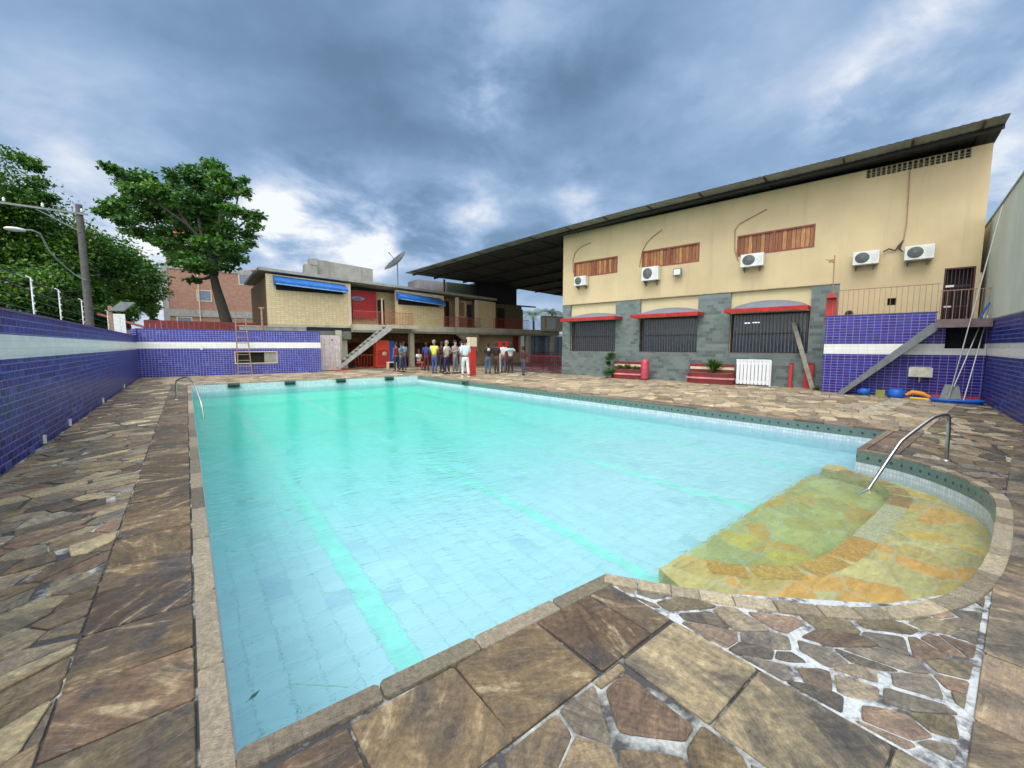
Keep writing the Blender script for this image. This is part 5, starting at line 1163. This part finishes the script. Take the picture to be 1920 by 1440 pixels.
# ladder on the far wall
t = thing('ladder', 'wooden ladder leaning on the far tiled wall beside the serving hatch', 'ladder', (2.3, 24.4, 0))
a0, b0, a1, b1 = (1.98, 24.75, .50), (2.52, 24.72, .50), (2.02, 25.02, 3.25), (2.42, 24.98, 3.25)
M().tube([(1.96, 24.5, 0), a1], .03, 6).build('rail', mat['ladder'], t); M().tube([(2.54, 24.45, 0), b1], .03, 6).build('rail', mat['ladder'], t)
for j in range(11):
    f = (j+.6)/11.2; p = Vector((1.96, 24.5, 0)).lerp(Vector(a1), f); q = Vector((2.54, 24.45, 0)).lerp(Vector(b1), f); M().tube([p, q], .02, 6).build('rung', mat['ladder'], t)

# ------------------------------------------------------------------ utility pole, lamp arm, wires
X0 = -3.5; pb = Vector((X0, 27.6, 0)); t = thing('utility_pole', 'weathered utility pole with cross arm rising behind the left tiled wall', 'utility pole', pb)
M().tube([pb, (X0, 27.6, 7.95)], .17, 12, r1=.12).build('pole', mat['wood_pole'], t)
ca = PX(45, 389, X0-.6)
M().box(X0-3.6, X0+.3, 27.42, 27.46, 7.48, 7.56).build('cross_arm', mat['grey_metal'], t)
M().tube([(X0-1.3, 27.45, 7.45), (X0, 27.45, 6.7)], .025, 6).build('brace', mat['grey_metal'], t)
for x in (-3.4, -2.2, -1.1, .1): M().lathe([(.03, 0), (.06, .04), (.035, .08), (.055, .12), (.02, .18)], X0+x, 27.44, 7.58, 8).build('insulator', mat['white_plastic'], t)
la = M().tube([PX(160, 525, X0), PX(140, 515, X0-.3), PX(110, 490, X0-.5), PX(92, 470, X0-.6), PX(75, 438, X0-.7), PX(60, 432, X0-.75), PX(35, 430, X0-.8)], .028, 8).build('lamp_arm', plain('pale_green_paint', (.32, .42, .38), .5), t)
lh = PX(28, 430, X0-.8); M().ball((lh.x, lh.y, lh.z), .26, .22, .07).build('lamp_head', mat['white_plastic'], t)
for i, (pxa, pya, pxb, pyb) in enumerate([(0, 500, 150, 545), (0, 520, 150, 560), (165, 500, 300, 560), (168, 512, 300, 568)]):
    a, b_ = (PX(pxa, pya, -3.4), PX(pxb, pyb, X0)) if i < 2 else (PX(pxa, pya, X0), PD(pxb, pyb, 44))
    P = [a.lerp(b_, s_/8)-Vector((0, 0, .25*math.sin(math.pi*s_/8))) for s_ in range(9)]
    LB = ['upper street cable running left from the utility pole', 'lower street cable running left from the utility pole', 'upper street cable running right from the pole past the trees', 'lower street cable running right from the pole past the trees'][i]
    m_ = M().tube(P, .018, 5).build('cable', mat['dark'], org=(0, 0, 0)); tag(m_, LB, 'cable', 'street cables')
# electric fence posts on the left wall
EF = [(9.9, 2.60, 'nearest thin electric fence post on the left tiled wall'), (11.7, 2.6, 'second electric fence post from the left on the left tiled wall'), (13.9, 2.55, 'third electric fence post from the left on the left tiled wall'), (17.9, 2.55, 'fourth electric fence post, just left of the red floodlight post'), (21.0, 2.55, 'electric fence post just right of the red floodlight post')]
ep0 = None
for i, (y, zt_, lb) in enumerate(EF):
    if ep0 is None:
        t = ep0 = thing('fence_post', lb, 'fence post', (-1.87, y, 1.97), 0, 'electric fence posts', (0, 0, 0))
        M().tube([(0, 0, 0), (0, 0, .60), (-.05, 0, .62)], .013, 6).build('rod', mat['alu'], t)
        for j in range(5): M().lathe([(.006, -.012), (.014, -.008), (.009, 0), (.014, .008), (.006, .012)], .016, 0, .08+.12*j, 6).build('insulator', mat['white_plastic'], t)
    else: t = copy_tree(ep0); t.location = (-1.87, y, 1.97); t['label'] = lb
for j in range(4):
    z = 2.05+.15*j; m_ = M().tube([(-1.84, 2.0, z), (-1.84, 24.5, z)], .0025, 4).build('fence_wire', mat['grey_metal'], org=(0, 0, 0)); tag(m_, ['lowest', 'second lowest', 'second highest', 'highest'][j]+' wire of the electric fence above the left tiled wall', 'wire', 'electric fence wires')
t = thing('floodlight', 'floodlight on a short red post above the left tiled wall', 'lamp', (-1.87, 18.6, 1.97)); M().box(-1.92, -1.82, 18.55, 18.65, 1.97, 2.78).build('post', mat['rust'], t)
M().slabq([(-1.9, 18.45, 2.62), (-1.55, 18.45, 2.62), (-1.25, 18.45, 2.92), (-1.6, 18.45, 2.92)], .3, n=(0, -1, 0)).build('lamp_head', mat['grey_metal'], t)
t = thing('sign_board', 'narrow white board standing behind the far end of the left tiled wall', 'board', (-2.05, 22.5, 0)); M().box(-2.2, -1.85, 22.5, 22.56, 1.2, 2.75).build('board_face', mat['white_plastic'], t); M().box(-2.1, -2.04, 22.56, 22.62, 0, 2.6).build('post', mat['grey_metal'], t)
t = thing('hut', 'small brown gabled shed roof showing behind the wall corner', 'shed', (-2.9, 29, 0)); M().box(-3.0, -1.2, 28.6, 30, 0, 2.3).build('wall', mat['brick'], t); M().slabq([(-3.3, 28.3, 3.1), (-.9, 28.3, 2.25), (-.9, 30.3, 2.25), (-3.3, 30.3, 3.1)], .1).build('roof', bpy.data.materials['terracotta_roof'], t)
# ------------------------------------------------------------------ people
skinm = {'d': plain('skin_dark', (.10, .05, .03), .6, var=.08), 'm': plain('skin_brown', (.24, .13, .08), .6, var=.08), 'l': plain('skin_light', (.46, .28, .20), .6, var=.08)}
hairm = {'k': plain('black_hair', (.012, .010, .010), .7), 'g': plain('grey_hair', (.25, .24, .23), .8)}
shoem = plain('dark_shoe', (.03, .03, .03), .6); shoew = plain('white_shoe', (.6, .6, .6), .6)
CM = {}
def cm(c):
    if c not in CM: CM[c] = cloth('cloth_%d' % len(CM), c)
    return CM[c]
def skinned(name, verts, edges, rad, mt, parent, root=0, sub=1):
    me = bpy.data.meshes.new(name); me.from_pydata(verts, edges, []); o = bpy.data.objects.new(name, me); COL.objects.link(o); o.parent = parent
    md = o.modifiers.new('Skin', 'SKIN'); md.use_smooth_shade = True
    if not me.skin_vertices: me.attributes.new if False else None
    for i, r_ in enumerate(rad):
        sv = me.skin_vertices[0].data[i]; sv.radius = r_ if isinstance(r_, tuple) else (r_, r_); sv.use_root = (i == root)
    s = o.modifiers.new('Subdivision', 'SUBSURF'); s.levels = sub; s.render_levels = sub
    me.materials.append(mt); return o
class Sk:
    def __init__(s): s.v = []; s.e = []; s.r = []
    def p(s, x, y, z, r, par=None):
        s.v.append((x, y, z)); s.r.append(r); i = len(s.v)-1
        if par is not None: s.e.append((par, i))
        return i
def person(label, x, y, face, h, top_c, leg_c, skin='m', hair='k', arms='down', short=False, stride=.0, shoe=None, seated=False, gear=None):
    t = thing('person', label, 'person', (x, y, .012), R(face), 'people on the far deck', (0, 0, 0)); k = h/1.75; S = lambda v: v*k
    hip = .93 if not seated else .50
    dz = hip-.93
    def ln(*a): return tuple(S(q) for q in a)
    b = Sk(); P = lambda x_, y_, z_, r_, par=None: b.p(S(x_), S(y_), S(z_+dz), tuple(S(q) for q in r_) if isinstance(r_, tuple) else S(r_), par)
    pel = P(0, 0, .95, (.135, .095)); wa = P(0, 0, 1.10, (.12, .09), pel); chv = P(0, .0, 1.30, (.145, .10), wa); nb = P(0, .01, 1.45, (.07, .065), chv)
    nk = P(0, .0, 1.51, .052, nb); ja = P(0, -.02, 1.575, (.062, .072), nk); hd = P(0, -.005, 1.65, (.075, .092), ja); cr = P(0, .005, 1.715, (.06, .075), hd)
    P(0, -.105, 1.615, .012, ja)
    for sx in (-1, 1): P(sx*.083, .0, 1.64, .013, hd)
    A = {}; 
    for sx in (-1, 1):
        sh = P(sx*.175, .01, 1.41, .058, chv)
        if arms == 'down' or (arms == 'one' and sx < 0): el = (sx*.225, .03, 1.14); wr = (sx*.235, -.04, .90)
        elif arms == 'hips': el = (sx*.33, .08, 1.18); wr = (sx*.17, -.04, 1.02)
        elif arms == 'cross': el = (sx*.22, -.05, 1.14); wr = (sx*-.02, -.17, 1.18)
        else: el = (sx*.215, .0, 1.14); wr = (sx*.12, -.24, 1.22)
        e = P(*el, .042, sh); w = P(*wr, .027, e); d = (Vector(wr)-Vector(el)).normalized()
        pm = Vector(wr)+d*.06; pi = P(*pm, (.036, .018), w); A[sx] = (sh, el, wr)
        side = d.cross(Vector((0, 1, 0))); side = side.normalized() if side.length > .1 else Vector((1, 0, 0))
        fw = Vector((0, -1, 0)) if abs(d.y) < .6 else Vector((1, 0, 0))
        for j, L_ in enumerate((.062, .072, .068, .055)):
            q = pm+fw*(.027-.018*j)+d*.03; q2 = q+d*L_+Vector((-sx*.012, 0, 0)); a1 = P(*q, .0085, pi); P(*q2, .0075, a1)
        q = Vector(wr)+fw*.03+d*.035; a1 = P(*q, .010, w); P(*(q+fw*.018+d*.035), .0085, a1)
    K = {}
    for sx in (-1, 1):
        st_ = stride*sx
        if seated: kn = (sx*.12, -.40, .92); an = (sx*.12, -.36, .50)
        else: kn = (sx*.095, -.02+st_*-.25, .50); an = (sx*.10, .03-st_*.5, .085)
        hp = P(sx*.085, 0, .88, .085, pel); kk = P(*kn, .055, hp); aa = P(*an, .038, kk); K[sx] = (kn, an)
        P(an[0]*1.05, an[1]-.13, an[2]-.05, (.038, .025), aa)
    skinned('body', b.v, b.e, b.r, skinm[skin], t)
    # shirt
    b = Sk(); P = lambda x_, y_, z_, r_, par=None: b.p(S(x_), S(y_), S(z_+dz), tuple(S(q) for q in r_) if isinstance(r_, tuple) else S(r_), par)
    a0 = P(0, 0, .93, (.165, .125)); a1 = P(0, 0, 1.10, (.155, .115), a0); a2 = P(0, 0, 1.30, (.172, .125), a1); a3 = P(0, .01, 1.43, (.095, .08), a2)
    for sx in (-1, 1):
        s1 = P(sx*.175, .01, 1.40, .075, a2); el = A[sx][1]; sh_ = (sx*.175, .01, 1.40); f = .62 if short else 1.0
        q = [sh_[i]+(el[i]-sh_[i])*f for i in range(3)]; e = P(*q, .062, s1)
        if not short:
            wr = A[sx][2]; q = [el[i]+(wr[i]-el[i])*.9 for i in range(3)]; P(*q, .042, e)
    skinned('shirt', b.v, b.e, b.r, cm(top_c), t)
    b = Sk(); P = lambda x_, y_, z_, r_, par=None: b.p(S(x_), S(y_), S(z_+dz), tuple(S(q) for q in r_) if isinstance(r_, tuple) else S(r_), par)
    a0 = P(0, 0, .98, (.148, .108)); a1 = P(0, 0, .90, (.155, .112), a0)
    for sx in (-1, 1):
        kn, an = K[sx]; hp = P(sx*.09, 0, .82 if not seated else .88, .098, a1); kk = P(*kn, .075, hp); P(an[0], an[1], an[2]+.03, .06, kk)
    skinned('trousers', b.v, b.e, b.r, cm(leg_c), t)
    m_ = M(); m_.ball((0, S(.012), S(1.685+dz)), S(.092), S(.108), S(.088), 12, 8); m_.ball((0, S(.05), S(1.63+dz)), S(.082), S(.075), S(.09), 10, 6)
    m_.build('hair', hairm[hair], t, org=(0, 0, 0))
    m_ = M()
    for sx in (-1, 1):
        an = K[sx][1]; m_.ball((S(an[0]*1.03), S(an[1]-.06), S(an[2]+dz-.045)), S(.05), S(.14), S(.05), 10, 6)
    build_each(m_, 'shoe', shoe or shoem, t, org=(0, 0, 0))
    m_ = M()
    for sx in (-1, 1): m_.ball((S(sx*.03), S(-.10), S(1.65+dz)), S(.011), S(.008), S(.008), 6, 4)
    build_each(m_, 'eye', mat['dark'], t, org=(0, 0, 0))
    return t
# facing: 0 looks towards -y (camera side), 180 away
def at_px(px, py): g_ = G(px, py); return g_[0], g_[1]
W_ = (.72, .76, .80)
for (lb, px, py, fc, hh, tc, lc, sk_, hr, ar, sh, sd, so) in [
    ('person in an all-white shirt and trousers walking at the pool edge', 873, 708, 170, 1.80, (.62, .72, .80), (.66, .68, .68), 'm', 'k', 'bent', False, .25, shoew),
    ('person in a bright yellow shirt and blue jeans', 815, 701, 130, 1.78, (.62, .62, .10), (.05, .08, .22), 'm', 'g', 'bent', True, .1, None),
    ('person in a deep blue shirt and maroon trousers left of the yellow shirt', 800, 696, 160, 1.66, (.03, .05, .25), (.10, .015, .02), 'd', 'k', 'one', True, .12, None),
    ('person in an off-white shirt and dark jeans between the yellow and grey shirts', 838, 702, 205, 1.74, (.55, .55, .45), (.02, .02, .07), 'l', 'g', 'hips', True, .1, None),
    ('person in a grey shirt behind the person in white', 854, 701, 20, 1.76, (.30, .32, .36), (.16, .18, .22), 'l', 'k', 'bent', True, .05, None),
    ('person in a dark top half hidden behind the off-white shirt', 829, 699, 190, 1.70, (.06, .02, .06), (.03, .03, .05), 'd', 'k', 'down', True, 0, None),
    ('person in a black shirt with a pale back print and blue jeans', 915, 701, 165, 1.66, (.02, .02, .03), (.06, .12, .24), 'd', 'k', 'cross', True, .1, None),
    ('person in black standing just left of the white post', 931, 701, 120, 1.66, (.012, .012, .015), (.05, .04, .035), 'd', 'k', 'bent', True, .1, None),
    ('person in a pale grey and teal shirt with dark trousers by the red banner', 957, 700, 160, 1.62, (.50, .54, .56), (.03, .01, .03), 'd', 'k', 'hips', True, .1, None),
    ('person in a maroon top leaning at the right end of the group', 981, 704, 100, 1.45, (.07, .02, .03), (.05, .06, .10), 'd', 'k', 'bent', True, .2, None),
    ('person in a teal shirt at the right of the group by the column', 753, 698, 40, 1.62, (.03, .22, .30), (.04, .05, .10), 'm', 'k', 'bent', True, .1, None),
    ('person in a dark red top leftmost in the trio by the column', 744, 697, 200, 1.66, (.22, .03, .03), (.03, .03, .06), 'm', 'k', 'down', True, .1, None),
    ('person in a grey top standing behind the teal shirt', 758, 694, 180, 1.70, (.22, .28, .34), (.05, .05, .10), 'm', 'k', 'down', True, 0, None)]:
    x, y = at_px(px, py); o = person(lb, x, y, fc, hh, tc, lc, sk_, hr, ar, sh, sd, so)
    if 'back print' in lb: M().lathe([(0, 0), (.085, 0), (.085, -.012)], 0, .145, 1.27, 16, 'y').build('back_print', plain('pale_print', (.55, .55, .5), .7), o, org=(0, 0, 0))
    if 'teal shirt with' in lb: M().box(-.12, .12, .125, .14, 1.16, 1.28).build('chest_print', plain('teal_print', (.08, .40, .38), .7), o, org=(0, 0, 0))
sx_, sy_ = at_px(786, 694); st_ = thing('stool', 'small red stool under the sitting person by the red tables', 'stool', (sx_, sy_, .012))
M().lathe([(.16, .43), (.16, .46), (0, .465)], sx_, sy_, 0, 14).build('seat', mat['red'], st_)
for a_ in range(4): M().tube([(sx_+.15*math.cos(a_*1.57+.7), sy_+.15*math.sin(a_*1.57+.7), .012), (sx_+.10*math.cos(a_*1.57+.7), sy_+.10*math.sin(a_*1.57+.7), .43)], .012, 5).build('leg', mat['red_dark'], st_)
o = person('person in a white top sitting on a red stool left of the blue-shirted man', sx_, sy_, 20, 1.66, (.66, .62, .58), (.28, .06, .05), 'd', 'k', 'bent', True, 0, None, True)
for lb, px, py, fc, hh, tc, lc, sk_, ar in [('person in a pale pink shirt partly hidden behind the person in white', 866, 700, 30, 1.72, (.62, .50, .48), (.35, .34, .33), 'l', 'hips'), ('person in a white shirt between the two people in black and the pale grey shirt', 944, 699, 150, 1.68, (.68, .66, .62), (.10, .12, .18), 'm', 'cross')]:
    x, y = at_px(px, py); person(lb, x, y, fc, hh, tc, lc, sk_, 'k', ar, True, .1)
q = F(11.5, -.65); o = person('person with black hair whose head shows above the terrace parapet by the red box post', q.x, q.y, 0, 1.70, (.30, .25, .22), (.04, .04, .06), 'm', 'k', 'down', True, 0, None, True)
o.location.z = 1.31; o['group'] = 'person on the terrace'; del o['group']
SKB, SUNE, EXPO = 2.3, 2.0, 0.0
# ------------------------------------------------------------------ sky, sun, camera
world = bpy.data.worlds.new('World'); sc.world = world; world.use_nodes = True; nt = world.node_tree; nt.nodes.clear(); k = N(nt)
out = k.n('OutputWorld'); bg = k.n('Background'); k.l(bg.outputs[0], out.inputs[0])
SUN_EL, SUN_AZ = R(58), R(250)
sky = k.n('TexSky'); sky.sky_type = 'NISHITA'; sky.sun_disc = False; sky.sun_elevation = SUN_EL; sky.sun_rotation = SUN_AZ; sky.air_density = 1.2; sky.dust_density = 1.0
d = k.n('TexCoord').outputs['Generated']; sp = k.n('SeparateXYZ'); k.l(d, sp.inputs[0])
zz = k.math('ADD', k.math('MAXIMUM', sp.outputs[2], 0.0), .16)
pl_ = k.n('CombineXYZ'); k.l(k.math('DIVIDE', sp.outputs[0], zz), pl_.inputs[0]); k.l(k.math('DIVIDE', sp.outputs[1], zz), pl_.inputs[1])
P = pl_.outputs[0]
warp = k.n('VectorMath', operation='ADD'); k.l(P, warp.inputs[0]); wn = k.n('TexNoise'); k.l(P, wn.inputs['Vector']); wn.inputs['Scale'].default_value = .9; wn.inputs['Detail'].default_value = 3
wm_ = k.n('VectorMath', operation='SCALE'); k.l(wn.outputs['Color'], wm_.inputs[0]); wm_.inputs['Scale'].default_value = .55; k.l(wm_.outputs[0], warp.inputs[1]); Q = warp.outputs[0]
n1 = k.noise(k.map(Q, (1, 1, 1), (0, 0, .5), (3.1, 1.7, 0)), .8, 3, .5)
n2 = k.noise(k.map(Q, (1, 1, 1), (0, 0, .2), (7.3, 2.2, 0)), 1.5, 8, .52, 0)
dq = k.n('VectorMath', operation='ADD'); k.l(d, dq.inputs[0]); ws = k.n('VectorMath', operation='SCALE'); k.l(k.n('TexNoise').outputs['Color'], ws.inputs[0]); ws.inputs['Scale'].default_value = 0.0; k.l(ws.outputs[0], dq.inputs[1])
n3 = k.noise(k.map(dq.outputs[0], (1, 1, 1.9), (0, 0, 0), (1.3, .2, .4)), 5.2, 9, .58, .25)
wisp = k.ramp(n3, [(.40, 0.0), (.66, 1.0)])
def spot(px, py, rad, soft=1.0):
    v = ray(px, py).normalized(); dp = k.n('VectorMath', operation='DISTANCE'); nv = k.n('VectorMath', operation='NORMALIZE'); k.l(d, nv.inputs[0]); k.l(nv.outputs[0], dp.inputs[0]); dp.inputs[1].default_value = v
    q = k.math('DIVIDE', dp.outputs['Value'], rad); return k.math('POWER', 2.718, k.math('MULTIPLY', k.math('MULTIPLY', q, q), -1.0))
def add(*a):
    r_ = a[0]
    for b_ in a[1:]: r_ = k.math('ADD', r_, b_)
    return r_
mul = lambda a, b_: k.math('MULTIPLY', a, b_)
h = k.math('MAXIMUM', sp.outputs[2], 0.0)
# brightness field of the cloud deck
dark = add(mul(spot(600, 310, .34), -.13), mul(spot(980, 330, .26), -.10), mul(spot(1080, 250, .2), -.05), mul(spot(250, 220, .34), -.07), mul(spot(760, 400, .10), -.05))
lit = add(mul(spot(640, 455, .13), .27), mul(spot(530, 390, .07), .24), mul(spot(545, 450, .08), .20), mul(spot(740, 465, .10), .22), mul(spot(880, 415, .12), .26), mul(spot(1090, 378, .07), .22), mul(spot(265, 500, .12), .28), mul(spot(330, 430, .12), .10), mul(spot(110, 300, .12), .06), mul(spot(1590, 190, .05), .24), mul(spot(1735, 15, .06), .14), mul(spot(900, 180, .06), .16), mul(spot(960, 60, .16), .10), mul(spot(1890, 330, .2), .20), mul(spot(1300, 190, .14), .04))
base = add(mul(n1, .40), mul(n2, .44), mul(n3, .16), .018, dark, mul(lit, add(mul(wisp, 1.15), .22)), mul(spot(1400, 60, .55), .03), mul(spot(1850, 250, .4), .02), mul(spot(150, 20, .3), .06), mul(spot(640, 480, .26), .09), mul(spot(230, 470, .26), .08), mul(spot(900, 470, .25), .06))
c = k.ramp(base, [(.34, (.135, .225, .365)), (.43, (.185, .300, .470)), (.52, (.265, .400, .605)), (.60, (.38, .51, .72)), (.70, (.58, .67, .82)), (.84, (.92, .95, .98))])
# unseen sky overhead and behind the viewer brightened, added as fill light
vf = ray(960, 648); vf = Vector((vf.x, vf.y, 0)).normalized()
dt = k.n('VectorMath', operation='DOT_PRODUCT'); k.l(d, dt.inputs[0]); dt.inputs[1].default_value = (-vf.x, -vf.y, .35)
bh_ = k.ramp(dt.outputs['Value'], [(.0, 0.0), (.75, 1.0)])
zen = k.ramp(sp.outputs[2], [(.72, 0.0), (.98, 1.0)])
c = k.mix(k.math('MAXIMUM', bh_, zen), c, (SKB*1.0, SKB*1.02, SKB*1.04))
skc = k.mix(1.0, sky.outputs[0], (.10, .10, .10), 'MULTIPLY')
c = k.mix(.92, skc, c)
k.l(c, bg.inputs[0]); bg.inputs[1].default_value = 1.08
sl = bpy.data.lights.new('sun', 'SUN'); sl.energy = SUNE; sl.angle = R(28); sl.color = (1, .96, .90)
so = bpy.data.objects.new('sun', sl); COL.objects.link(so)
sd = Vector((math.sin(SUN_AZ)*math.cos(SUN_EL), math.cos(SUN_AZ)*math.cos(SUN_EL), math.sin(SUN_EL))); so.rotation_euler = sd.to_track_quat('Z', 'Y').to_euler(); so.location = (0, 0, 30)
cam = bpy.data.cameras.new('camera'); co = bpy.data.objects.new('camera', cam); COL.objects.link(co); sc.camera = co
cam.sensor_width = 36; cam.lens = FPX/1920*36; cam.clip_start = .05; cam.clip_end = 3000
co.location = (0, 0, EYE); co.rotation_euler = (math.pi/2-PITCH, 0, -YAW)
vs_ = sc.view_settings; vs_.view_transform = 'Standard'; vs_.look = 'None'; vs_.exposure = EXPO; vs_.gamma = 1; vs_.use_curve_mapping = False
cy = sc.cycles; cy.use_denoising = True; cy.max_bounces = 10; cy.diffuse_bounces = 4; cy.glossy_bounces = 4; cy.transmission_bounces = 8; cy.transparent_max_bounces = 8; cy.volume_bounces = 0
cy.sample_clamp_indirect = 12; cy.caustics_refractive = True; cy.caustics_reflective = False
for o in bpy.data.objects:
    if '_org' in o: del o['_org']
